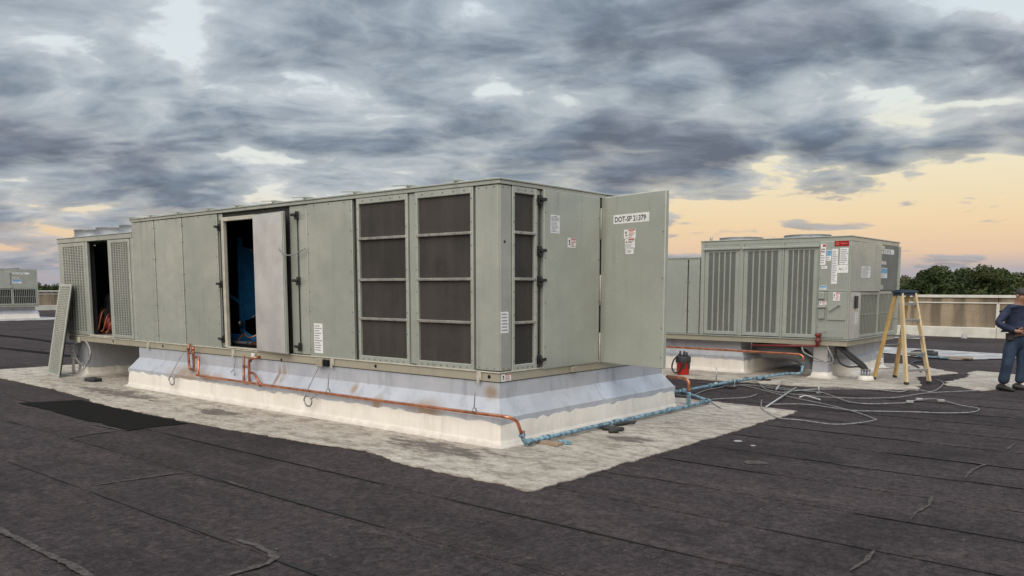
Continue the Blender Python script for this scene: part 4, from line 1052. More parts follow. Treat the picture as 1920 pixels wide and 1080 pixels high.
# broad low curb behind, carrying the end of the second unit
pl = thing('equipment_plinth', 'pale plinth with white foot under the end of the louvred second unit', 'plinth', P(.0, 11.3, 0))
curb_ring('curb_sheet', [(-.3, .655), (.0, .655), (.0, .40), (.06, .34), (.07, .22)], -.62, -.10, 10.0, 12.1, M['curb2'], pl)
curb_ring('coating_flashing', [(.06, .23), (.08, .225), (.09, .08), (.14, .03), (.22, .012), (.26, 0)], -.62, -.10, 10.0, 12.1, M['flash'], pl, .08, .006, 31, .008)
# round duct stub under the second unit
t = thing('duct_elbow', 'grey round duct bending down under the second unit', 'duct', P(.35, 10.0, 0))
mb = MB(); mb.tube(smooth_path([P(1.3, 10.1, .42), P(.75, 10.1, .42), P(.35, 10.1, .34), P(.15, 10.05, .12), P(.05, 10.0, .03)]), [.17] * 24 + [.19], 14); mb.build('duct_skin', M['curb2'], t)
mb = MB(); mb.lathe(P(.05, 10.0, .012), [(.34, 0), (.30, .025), (.21, .04), (.19, .10)], 18); mb.build('coating_collar', M['flash'], t)

# disconnect box on its coated stand
t = thing('pipe_pedestal', 'square white stand carrying a small steel box at the second unit', 'pedestal', P(-.33, 9.35, 0))
curb_ring('stand', [(-.10, .33), (.01, .33), (.02, .10), (.03, .09)], -.47, -.20, 9.25, 9.48, M['curb2'], t)
curb_ring('coating_flashing', [(.022, .125), (.035, .12), (.05, .05), (.13, .014), (.17, 0)], -.47, -.20, 9.25, 9.48, M['flash'], t, .06, .004, 41, .004)
mb = MB(); mb.box(-.475, -.195, 9.22, 9.42, .335, .625, .01); bx = mb.build('steel_box', M['galv'], t)
mb = MB(); mb.box(-.49, -.18, 9.205, 9.43, .6255, .645, .005); mb.build('box_lid', M['paint_lip'], bx)
mb = MB(); mb.box(-.53, -.477, 9.26, 9.36, .42, .60, .008); mb.build('side_box', M['conduit'], t)
# valve with a lever under the cabinet
t = thing('shutoff_valve', 'dark red valve with a long lever on the second unit', 'valve', P(-.36, 8.97, .64))
mb = MB(); mb.lathe(P(-.36, 8.99, .645), [(0, 0), (.035, 0), (.035, .07), (.055, .10), (.055, .13), (.03, .15), (.03, .19), (.055, .20), (.06, .25), (0, .26)], 12); v = mb.build('valve_body', M['red_old'], t)
mb = MB(); mb.bar(P(-.36, 8.985, .895), P(-.56, 8.90, .935), .02, .008); mb.build('lever', M['steel'], v)
mb = MB(); mb.cyl(P(-.36, 8.99, .655), P(1.0, 9.02, .60), .022, 8); mb.build('red_pipe', M['red_old'], t)
# flexible conduits into a roof boot
t = thing('conduit_bundle', 'black flexible conduits dropping into a white roof boot beside the stepladder', 'conduit', P(-1.12, 9.45, 0))
for k, (pts, r) in enumerate((([(-.66, 9.25, .66), (-.72, 9.24, .60), (-.90, 9.33, .42), (-1.07, 9.43, .27), (-1.13, 9.45, .18)], .036), ([(-.70, 9.35, .66), (-.78, 9.32, .58), (-.96, 9.40, .42), (-1.10, 9.48, .28), (-1.15, 9.50, .18)], .032),
                              ([(-.62, 9.28, .66), (-.62, 9.27, .50), (-.70, 9.30, .32), (-.84, 9.36, .25), (-1.0, 9.42, .26), (-1.07, 9.44, .23), (-1.09, 9.44, .15)], .018))):
    mb = MB(); mb.tube(smooth_path([P(*p) for p in pts], 5), r, 8); mb.build('conduit', M['rubber'], t)
for (a, b_) in ((-1.13, 9.45), (-1.16, 9.51), (-1.08, 9.44), (-1.19, 9.44)):
    mb = MB(); mb.cyl(P(a, b_, .05), P(a, b_, .20), .030, 10); mb.cyl(P(a, b_, .185), P(a, b_, .215), .038, 8); mb.build('conduit_stub', M['conduit'], t)
mb = MB(); mb.lathe(P(-1.14, 9.46, .012), [(.16, 0), (.145, .03), (.13, .075), (0, .08)], 16); mb.build('roof_boot', M['flash'], t)
for k, pts in enumerate(([(-.05, 9.0, .64), (-.10, 8.98, .52), (-.28, 9.05, .42), (-.50, 9.15, .33)], [(-.50, 9.1, .66), (-.56, 9.08, .56), (-.62, 9.12, .40), (-.55, 9.2, .27)])):
    mb = MB(); mb.tube(smooth_path([P(*p) for p in pts], 6), .016, 7); o = mb.build('hanging_cable', M['cable'], None)
    tag(o, ('pale cable sloping in front of the square stand', 'grey cable looping right of the square stand')[k], 'cable', 'cables under the second unit')

# ------------------------------------------------------------------ copper drains and blue-painted pipe
t = thing('copper_drain', 'long copper drain pipe along the flank of the nearest unit', 'pipe', P(3, -.2, .37))
mb = MB(); mb.tube(fillet([P(6.26, -.17, .65), P(6.26, -.19, .375), P(4.5, -.2, .37), P(1.9, -.2, .365), P(.0, -.21, .375), P(-.30, -.21, .378), P(-.345, -.10, .33), P(-.345, .0, .12)], .05), .0195, 10); mb.build('main_run', M['copper'], t)
mb = MB(); mb.tube(fillet([P(6.70, -.06, .86), P(6.70, -.11, .80), P(6.66, -.12, .45), P(6.51, -.12, .45), P(6.51, -.12, .665), P(6.27, -.16, .66), P(6.26, -.17, .60)], .05), .0195, 10); mb.cyl(P(6.51, -.12, .64), P(6.51, -.12, .79), .0195, 10); mb.cyl(P(6.64, -.12, .72), P(6.52, -.12, .72), .018, 8); mb.build('trap', M['copper_old'], t)
mb = MB(); mb.tube(fillet([P(5.02, -.12, .76), P(5.02, -.14, .345), P(4.86, -.14, .345), P(4.86, -.14, .70), P(4.74, -.10, .745), P(4.74, .0, .75)], .05), .0195, 10); mb.tube(fillet([P(4.86, -.14, .525), P(4.70, -.15, .505), P(4.50, -.20, .375)], .04), .019, 10); mb.cyl(P(5.02, -.14, .60), P(4.86, -.14, .60), .018, 8); mb.build('trap', M['copper_old'], t)
for a, z in ((6.66, .79), (6.51, .79), (4.86, .70), (6.26, .40), (4.48, .37)):
    mb = MB(); b_ = -.12 if z > .5 else -.2; mb.cyl(P(a, b_, z - .03), P(a, b_, z + .03), .026, 10); mb.build('coupling', M['copper_old'], t)
for a in (2.88, .205):
    mb = MB(); mb.cyl(P(a, -.17, .73), P(a, -.2, .43), .006, 6); mb.tube([P(a, -.2 + .034 * math.sin(k * .6283), .395 + .036 * math.cos(k * .6283)) for k in range(11)], .008, 6, False); mb.build('hanger', M['steel'], t)
mb = MB(); mb.cyl(P(-.345, .0, .13), P(-.345, .0, .20), .026, 10); mb.build('coupling', M['copper_old'], t)
for k, (a, w) in enumerate(((6.78, .08), (4.90, .07))):
    mb = MB(); mb.box(a - w, a, -.075, -.048, .745, .80, .004); o = mb.build('pipe_tag', M['white'], t)

t = thing('blue_pipe', 'sky blue painted drain pipe lying along the short side of the nearest unit', 'pipe', P(-.33, 2.2, 0))
mb = MB(); mb.tube(fillet([P(-.345, .0, .13), P(-.345, .03, .07), P(-.345, .12, .06), P(-.33, 1.4, .06), P(-.37, 3.8, .06), P(-.36, 4.45, .06)], .04), .026, 10); mb.build('main_run', M['blue_paint'], t)
mb = MB(); mb.tube(fillet([P(-.38, 3.78, .06), P(-.38, 3.78, .27)], .04), .032, 10); mb.build('riser', M['blue_paint'], t)
mb = MB(); mb.tube([P(-.36, 4.45, .06), P(-.05, 4.75, .06), P(.50, 5.2, .06)], .024, 10); mb.build('link_run', M['blue_paint'], t)
for b_ in (.10, .42, 1.9, 3.3, 4.44):
    mb = MB(); mb.cyl(P(-.345, b_ - .05, .061), P(-.345, b_ + .05, .061), .037, 10); mb.build('coupling', M['blue_paint'], t)
mb = MB(); mb.cyl(P(-.345, -.02, .13), P(-.345, .0, .17), .036, 10); mb.build('coupling', M['blue_paint'], t)
for k, (b_, lab) in enumerate(((.33, 'wooden block under the blue pipe at the near corner'), (1.62, 'dark block under the middle of the blue pipe'))):
    mb = MB(); mb.box(-.62, -.24, b_ - .05, b_ + .05, .013, .050, .004); tag(mb.build('pipe_block', M['wood'] if k == 0 else M['rubber']), lab, 'block')
mb = MB(); mb.box(-.66, -.50, .44, .50, .014, .055, .006); tag(mb.build('pipe_clamp', M['blue_paint']), 'loose blue clamp beside the near wooden block', 'clamp')
for k, (a, b_, rz, l, lab) in enumerate(((-.52, 1.55, .4, .26, 'short black pipe stub lying by the dark block'), (-.42, 2.02, 1.3, .34, 'black hand tool lying beside the blue pipe'), (-.62, 1.42, 1.0, .12, 'small black can end by the dark block'))):
    d = Vector((math.cos(rz), math.sin(rz), 0)); c = P(a, b_, .042); mb = MB(); mb.tube([c - d * l / 2, c - d * l * .2, c + d * l * .2, c + d * l / 2], [.028, .026, .02 if k == 1 else .028, .012 if k == 1 else .028], 9)
    if k == 1: mb.bar(c + d * .05, c + d * .10 + Vector((.08, -.05, 0)), .03, .022, ch=.005)
    tag(mb.build('black_tool' if k == 1 else 'pipe_stub', M['rubber']), lab, 'tool' if k == 1 else 'pipe')
t = thing('copper_riser', 'short copper elbow rising from the blue pipe at the far corner of the nearest unit', 'pipe', P(-.38, 3.78, .2))
mb = MB(); mb.tube(fillet([P(.0, 3.80, .47), P(-.30, 3.79, .468), P(-.38, 3.78, .42), P(-.38, 3.78, .26)], .06), .024, 10); mb.build('elbow', M['copper'], t)
mb = MB(); mb.cyl(P(-.38, 3.78, .265), P(-.38, 3.78, .325), .026, 10); mb.build('coupling', M['copper_old'], t)

t = thing('blue_pipe', 'sky blue painted pipe crossing the roof to the second unit', 'pipe', P(.4, 7.3, 0))
mb = MB(); mb.tube(fillet([P(.56, 5.0, .07), P(.50, 5.25, .07), P(.46, 7.1, .07), P(.22, 8.9, .08), P(-.07, 8.98, .10), P(-.085, 9.0, .30)], .05), .027, 10); mb.build('main_run', M['blue_paint'], t)
for (a, b_) in ((.51, 5.25), (.48, 6.2), (.46, 7.1), (.35, 8.0)):
    mb = MB(); mb.cyl(P(a, b_ - .06, .071), P(a - .005, b_ + .06, .071), .038, 10); mb.build('coupling', M['blue_paint'], t)
for b_, lab in ((6.6, 'black strut block under the crossing blue pipe'), (8.1, 'far strut block under the crossing blue pipe')):
    mb = MB(); mb.box(.20, .70, b_ - .06, b_ + .06, .006, .042, .005); tag(mb.build('pipe_block', M['rubber']), lab, 'block')
t = thing('copper_drain', 'copper drain pipe running along the curb of the second unit', 'pipe', P(1, 8.95, .49))
mb = MB(); mb.tube(fillet([P(8.5, 9.0, .50), P(.0, 9.0, .475), P(-.085, 9.0, .44), P(-.085, 9.0, .28)], .06), .024, 10); mb.build('main_run', M['copper'], t)
mb = MB(); mb.cyl(P(-.085, 9.0, .27), P(-.085, 9.0, .33), .032, 10); mb.build('coupling', M['blue_paint'], t)
for a in (1.0, 3.4):
    mb = MB(); mb.cyl(P(a, 9.02, .66), P(a, 9.0, .46), .006, 6); mb.build('hanger', M['steel'], t)

# hanging wire loops on the near flank
for k, (pts, ring, lab) in enumerate((([(6.95, -.06, .70), (6.99, -.17, .50), (7.08, -.22, .33), (7.09, -.24, .28)], (7.02, -.25, .24, .085), 'wire with a ring hanging by the left copper trap'),
                                      ([(3.25, -.06, .70), (3.28, -.17, .50), (3.34, -.22, .33), (3.35, -.24, .28)], (3.27, -.25, .235, .085), 'wire with a ring hanging right of the folded door'))):
    t = thing('hanging_wire', lab, 'wire', P(pts[0][0], -.15, .3), 'lifting wires on the near flank')
    mb = MB(); mb.tube(smooth_path([P(*p) for p in pts], 5), .006, 6); mb.build('wire', M['cable'], t)
    a, b_, z, r_ = ring; mb = MB(); mb.tube([P(a + r_ * math.cos(q * .4488), b_ + .01 * q / 14, z + r_ * .85 * math.sin(q * .4488)) for q in range(15)], .011, 6, False)
    mb.tube(smooth_path([P(a - r_ * .8, b_, z + .03), P(a - r_ * 1.6, b_ + .01, z + .07), P(a - r_ * 2.4, b_ + .02, z + .045)], 4), .009, 6); mb.build('ring', M['steel'], t)
for (a, lab) in ((5.37, 'thin hanger wire left of the second copper trap'),):
    mb = MB(); mb.cyl(P(a, -.05, .74), P(a, -.09, .50), .005, 6); mb.tube([P(a + .05 * math.cos(q * .5 + .2), -.10, .47 + .04 * math.sin(q * .5 + .2)) for q in range(9)], .007, 6); tag(mb.build('hanger_wire', M['steel']), lab, 'wire')
t = thing('cable_loop', 'pale flexible conduit looped under the louvred end of the nearest unit', 'conduit', P(10.9, -.03, .25))
mb = MB(); mb.tube(smooth_path([P(11.10, -.0, .78), P(11.30, -.05, .62), P(11.28, -.06, .45), P(11.12, -.05, .30), P(10.90, -.04, .25), P(10.68, -.05, .32), P(10.54, -.06, .48), P(10.62, -.04, .62), P(10.90, 0, .76)], 6), .022, 8); mb.build('loop', M['cable'], t)
mb = MB(); mb.tube([P(10.86 + .06 * math.sin(q * .6), -.07, .24 + .07 * math.cos(q * .6)) for q in range(9)], .014, 6); mb.build('hook', M['rod'], t)
mb = MB(); mb.box(11.02, 11.12, -.06, -.03, .69, .80, .005); mb.build('bracket', M['paint_lip'], t)
t = thing('valve_pipe', 'white standpipe with brass fittings beside the leaning louvred panel', 'pipe', P(11.55, .05, 0))
mb = MB(); mb.cyl(P(11.56, .02, .02), P(11.56, .02, .50), .028, 10); mb.cyl(P(11.56, .02, .33), P(11.56, .02, .38), .045, 10); mb.cyl(P(11.56, .02, .46), P(11.56, .02, .54), .045, 10); mb.lathe(P(11.56, .02, .54), [(.03, 0), (.05, .03), (.05, .07), (.02, .09)], 10); mb.build('standpipe', M['flash'], t)
mb = MB(); mb.cyl(P(11.56, .0, .60), P(11.46, -.02, .61), .02, 8); mb.build('spout', M['paint_lip'], t)
t = thing('cable_clip_bag', 'small dark tool bundle on the coating under the louvred end', 'tool', P(10.0, -.25, 0))
mb = MB(); mb.obox(P(9.95, -.28, .05), (.14, .03, 0), (-.02, .09, 0), (0, 0, .035), .02); mb.bar(P(10.05, -.36, .06), P(9.75, -.22, .07), .04, .03, ch=.01); mb.build('bundle', M['rubber'], t)
mb = MB(); mb.obox(P(10.22, -.30, .04), (.07, .01, 0), (-.01, .07, 0), (0, 0, .03), .008); mb.build('box', M['cable'], t)
# louvred panel leaning on the condenser end
BL, BR, TL, TR = P(12.026, -.303, .012), P(11.121, -.441, .012), P(11.96, -.05, 1.84), P(11.05, -.06, 1.855)
o = BR; ex = (BL - BR); w_ = ex.length; ex.normalize(); ez = ((TL + TR) / 2 - (BL + BR) / 2); h_ = ez.length; ez.normalize(); en = ez.cross(ex).normalized()
if en.y > 0: en = -en
t = thing('louvre_panel', 'louvred cover leaning against the far end of the nearest unit', 'panel', (BL + BR) / 2)
guard('panel_frame', 'L', 0, w_, 0, h_, 7, 50, t, border=.055, slot=.5, xform=lambda s, o_, z: o + ex * s + ez * z + en * o_)
mb = MB(); mb.obox((BL + BR) / 2 + ez * h_ / 2 - en * .035, ex * (w_ / 2 - .05), en * .008, ez * (h_ / 2 - .05)); mb.build('backing', M['paint_dark'], t)

# ------------------------------------------------------------------ loose things on the roof
t = thing('tool_bucket', 'red bucket with black tool pouch standing before the second unit', 'bucket', P(2.03, 8.06, 0))
c = P(2.03, 8.06, .0); mb = MB(); mb.lathe(c, [(0, .004), (.118, .004), (.124, .02), (.140, .33), (.150, .335), (.150, .36), (.143, .365), (.135, .365), (.116, .03), (0, .03)], 24); mb.build('shell', M['red_plastic'], t)
mb = MB(); mb.lathe(c, [(.155, .26), (.153, .37), (.12, .40), (.10, .36), (0, .36)], 18)
for k in range(7):
    a = k * .9; q = c + Vector((math.cos(a) * .085, math.sin(a) * .085, .34)); mb.cyl(q, q + Vector((random.uniform(-.02, .02), random.uniform(-.02, .02), random.uniform(.08, .16))), .022, 7)
for k in (1, 3): q = c + CR * (.05 * k - .06) - CF * .150; mb.obox(q + Vector((0, 0, .24)), CR * .02, CF * .008, Vector((0, 0, .10)), .004)
mb.build('tool_pouch', M['rubber'], t)
mb = MB(); mb.tube(smooth_path([c - CR * .13 - CF * .05 + Vector((0, 0, .40)), c - CR * .21 - CF * .06 + Vector((0, 0, .30)), c - CR * .24 - CF * .07 + Vector((0, 0, .16)), c - CR * .19 - CF * .10 + Vector((0, 0, .06)), c - CR * .10 - CF * .14 + Vector((0, 0, .09)), c - CR * .04 - CF * .145 + Vector((0, 0, .25))], 5), .016, 6); mb.build('strap', M['black'], t)

def cord(name, pts, r, mat, label, cat='cable', z=.02, group='cords lying on the roof between the units'):
    mb = MB(); rg = random.Random(len(label)); mb.tube(smooth_path([P(a, b_, z + rg.uniform(0, .012)) for a, b_ in pts], 5), r, 6)
    return tag(mb.build(name, mat), label, cat, group)
cord('roof_cable', [(-.80, 5.40), (-1.17, 4.53), (-1.43, 4.14), (-1.73, 3.79), (-2.06, 3.77), (-2.47, 3.74), (-2.69, 4.03), (-2.80, 4.42), (-2.72, 4.60), (-2.38, 5.01), (-1.77, 5.52), (-.87, 6.11), (-.21, 6.65), (.31, 7.02)], .0075, M['cable'], 'grey cable in the nearest wide loop reaching onto the white coating')
cord('roof_cable', [(.36, 7.74), (-.09, 7.25), (-.76, 6.92), (-1.11, 6.94), (-1.33, 6.77), (-1.69, 6.30), (-1.97, 6.0), (-2.25, 6.0), (-2.54, 6.33), (-2.63, 6.48), (-2.68, 6.9), (-2.84, 7.2), (-3.05, 7.06), (-3.34, 6.71), (-3.59, 6.56), (-3.66, 6.35), (-3.62, 6.05), (-3.40, 5.8), (-3.0, 5.53), (-2.58, 5.31), (-2.23, 5.15), (-1.56, 5.28), (-1.13, 4.99)], .0075, M['cable'], 'long grey cable looping out to the right below the stepladder')
cord('roof_cable', [(-.71, 6.51), (-.84, 6.9), (-1.11, 7.41), (-1.72, 7.83), (-2.19, 7.85), (-2.23, 8.35), (-2.43, 8.24), (-2.6, 8.2), (-2.58, 8.9), (-2.42, 9.8), (-2.16, 10.33)], .0075, M['cable'], 'grey cable curling round the feet of the stepladder')
cord('roof_cable', [(-.72, 4.14), (-.40, 4.52), (-.19, 4.88), (-.27, 5.03), (-.51, 5.48), (-.45, 6.02)], .0075, M['cable'], 'short thin cable by the end of the near blue pipe')
cord('roof_cable', [(.84, 5.21), (.30, 5.04), (.42, 6.03), (.22, 7.10), (-.70, 6.78), (-.94, 7.37), (-1.06, 7.56)], .0065, M['cable'], 'thin cable running beside the crossing blue pipe')
cord('roof_cable', [(.1, 7.4), (-.5, 6.5), (-1.5, 6.35), (-2.3, 6.9), (-2.6, 7.9), (-3.2, 8.9)], .0065, M['cable'], 'thin cable trailing away behind the large cable loops')
cord('black_hose', [(-1.6, 11.6), (-1.3, 12.6), (-.9, 13.6), (-.9, 14.8), (-.6, 15.6), (-.9, 16.2)], .022, M['rubber'], 'black hose on the roof behind the stepladder', 'hose')
for k, (a, b_) in enumerate(((-2.72, 6.95), (-2.68, 6.55), (-3.02, 7.0))):
    mb = MB(); q = P(a, b_, .035); mb.obox(q, (.05, .02, 0), (-.008, .025, 0), (0, 0, .02), .012); tag(mb.build('cable_plug', M['cable']), ('pale plug left of the highest bend of the long looping cable', 'plug nearest the ladder foot on the long looping cable', 'plug right of the highest bend of the long looping cable')[k], 'plug', 'plugs on the long looping cable')
def rod(pts, r, label, base=True):
    t = thing('marker_rod' if base else 'loose_rod', label, 'rod', pts[0])
    mb = MB(); mb.tube(pts, r, 7); mb.build('shaft', M['rod'], t)
    if base:
        mb = MB(); q = Vector(pts[0]); mb.lathe(Vector((q.x, q.y, .004)), [(.0, .025), (.03, .02), (.045, 0)], 10); mb.build('foot', M['rod'], t)
    return t
rod([P(.83, 7.12, .01), P(.83, 7.12, .30)], .011, 'pale upright rod nearest the red bucket')
rod([P(.32, 6.81, .01), P(.32, 6.81, .19)], .011, 'short upright rod beside the crossing blue pipe')
rod([P(-1.14, 6.96, .01), P(-1.13, 6.97, .13)], .010, 'tiny upright rod among the cables')
rod([P(-1.20, 4.62, .03), P(-.73, 6.99, .06)], .014, 'long pale rod lying across the cables', False)
rod([P(-.47, 6.77, .03), P(-.18, 7.76, .06)], .014, 'shorter pale rod lying behind the long rod', False)
rod([P(-1.15, 6.05, .02), P(-1.19, 6.21, .04), P(-1.53, 5.93, .03)], .012, 'bent pale rod lying right of the long rod', False)

# tools on the white coating by the far wall
mb = MB(); mb.box(-.85, -.25, 15.95, 16.35, .012, .13, .03); mb.box(-.75, -.35, 15.99, 16.31, .1305, .16, .02); tag(mb.build('tool_case', M['rubber']), 'low black case on the white coating behind the stepladder', 'case')
mb = MB(); mb.bar(P(-.95, 15.85, .035), P(-1.75, 15.75, .035), .12, .045, ch=.006); tag(mb.build('timber_offcut', M['wood']), 'tan timber offcut beside the black case', 'timber')
mb = MB(); mb.bar(P(-.5, 15.65, .035), P(-1.25, 15.62, .035), .05, .04, ch=.006); tag(mb.build('blue_bar', M['blue_paint']), 'blue bar lying in front of the black case', 'bar')
for k, (a, b_, s_, lab) in enumerate(((.35, 25.2, .13, 'small white block near the foot of the far wall'), (1.9, 24.2, .55, 'flat white drain cover behind the stepladder'), (3.2, 25.0, .14, 'second white block by the far wall'))):
    mb = MB(); q = P(a, b_, 0); mb.lathe(q, [(s_, .0), (s_ * .92, .03), (s_ * .6, .06 if k == 1 else .12), (s_ * .5, .08 if k == 1 else .15), (0, .09 if k == 1 else .16)], 10 if k == 1 else 4); tag(mb.build('roof_drain' if k == 1 else 'wall_block', M['coat_white']), lab, 'drain' if k == 1 else 'block')

# ------------------------------------------------------------------ stepladder
def ladder():
    t = thing('stepladder', 'yellow fibreglass stepladder with navy top standing by the second unit', 'ladder', P(-1.72, 9.67, 0))
    L2, L4, L1, L3 = P(-1.98, 9.06, .012), P(-2.24, 9.60, .004), P(-1.24, 9.62, .012), P(-1.46, 10.22, .012)
    ztop = 1.70
    cen = (L1 + L2 + L3 + L4) / 4; wv = (L2 - L4).normalized(); wv.z = 0
    fwd = ((L2 + L4) / 2 - (L1 + L3) / 2); fwd.z = 0; fwd.normalize()
    T2 = cen + wv * .17 + fwd * .07; T4 = cen - wv * .17 + fwd * .07; T1 = cen + wv * .16 - fwd * .08; T3 = cen - wv * .16 - fwd * .08
    for q in (T1, T2, T3, T4): q.z = ztop
    # rails
    for (p, q, nm, mt, w) in ((L2, T2, 'front_rail', 'yellow_pale', .09), (L4, T4, 'front_rail', 'yellow_pale', .09), (L1, T1, 'rear_rail', 'yellow', .085), (L3, T3, 'rear_rail', 'yellow', .085)):
        mb = MB(); d = (q - p).normalized(); mb.bar(p + d * .02, q, .040, w, fwd, .005); r_ = mb.build(nm, M[mt], t)
        mb = MB(); mb.obox(p + d * .02 + Vector((0, 0, .012)), wv * .026, fwd * .05, Vector((0, 0, .022)), .006); mb.build('foot', M['rubber'], r_)
    for k in range(5):
        f = (k + .9) / 5.6; p, q = L2.lerp(T2, f), L4.lerp(T4, f); mb = MB(); mb.bar(p, q, .085, .022, ch=.004)
        mb.bar(p + fwd * .042 - Vector((0, 0, .018)), q + fwd * .042 - Vector((0, 0, .018)), .006, .036); mb.build('step', M['alu'], t)
        if k < 4:
            mb = MB()
            for (u, w2) in ((p, q), (q, p)): mb.bar(u - Vector((0, 0, .02)), L2.lerp(T2, f - .09) * .0 + (u + (w2 - u) * .0) + (L2 - T2).normalized() * .13 + (w2 - u).normalized() * .0, .012, .012)
    for f in (.12, .40, .70):
        p, q = L1.lerp(T1, f), L3.lerp(T3, f); mb = MB(); mb.bar(p, q, .035, .018, ch=.003); mb.build('rear_brace', M['alu'], t)
    for (a, b_, c_, d_) in ((L2, T2, L1, T1), (L4, T4, L3, T3)):
        p, q = a.lerp(b_, .52), c_.lerp(d_, .52); m_ = (p + q) / 2 - Vector((0, 0, .015)); mb = MB(); mb.bar(p, m_, .008, .022); mb.bar(m_, q, .008, .022); mb.build('spreader', M['steel'], t)
    for (a, b_) in ((L2, L4), (L4, L2), (L1, L3), (L3, L1)):
        T = {id(L2): T2, id(L4): T4, id(L1): T1, id(L3): T3}[id(a)]; p = a.lerp(T, .14); d = (b_ - a).normalized(); q = a.lerp(T, .03) + d * .14 + Vector((0, 0, .02))
        mb = MB(); mb.bar(p, p + d * .11 + (T - a).normalized() * .10, .014, .006); mb.build('corner_brace', M['steel'], t)
    c = (T1 + T2 + T3 + T4) / 4; mb = MB(); mb.obox(c + Vector((0, 0, .0)), wv * .235, fwd * .135, Vector((0, 0, .022)), .012); mb.obox(c + Vector((0, 0, -.045)), wv * .215, fwd * .115, Vector((0, 0, .022)), .006); mb.obox(c + Vector((0, 0, .03)), wv * .19, fwd * .09, Vector((0, 0, .0075)), .004); mb.build('top_cap', M['ladder_cap'], t)
    p, q = L1.lerp(T1, .68), L1.lerp(T1, .84); mb = MB(); mb.bar(p + wv * .0005, q + wv * .0005, .029, .073, fwd); mb.build('warning_sticker', M['ink_amber'], t)
ladder()

# ------------------------------------------------------------------ the person at the right edge
def skin_mesh(name, verts, edges, radii, root, mat, parent, sub=2, extra=None):
    me = bpy.data.meshes.new(name); me.from_pydata(verts, edges, []); ob = bpy.data.objects.new(name, me); COL.objects.link(ob)
    md = ob.modifiers.new('s', 'SKIN'); md.use_smooth_shade = True
    sv = me.skin_vertices[0].data
    for i, r_ in enumerate(radii):
        sv[i].radius = r_ if isinstance(r_, tuple) else (r_, r_); sv[i].use_root = (i == root)
    sb = ob.modifiers.new('d', 'SUBSURF'); sb.levels = sub; sb.render_levels = sub
    dg = bpy.context.evaluated_depsgraph_get(); new = bpy.data.meshes.new_from_object(ob.evaluated_get(dg)); bpy.data.objects.remove(ob)
    new.materials.clear(); new.materials.append(mat)
    for p in new.polygons: p.use_smooth = True
    if extra: extra(new)
    return link(name, new, parent)

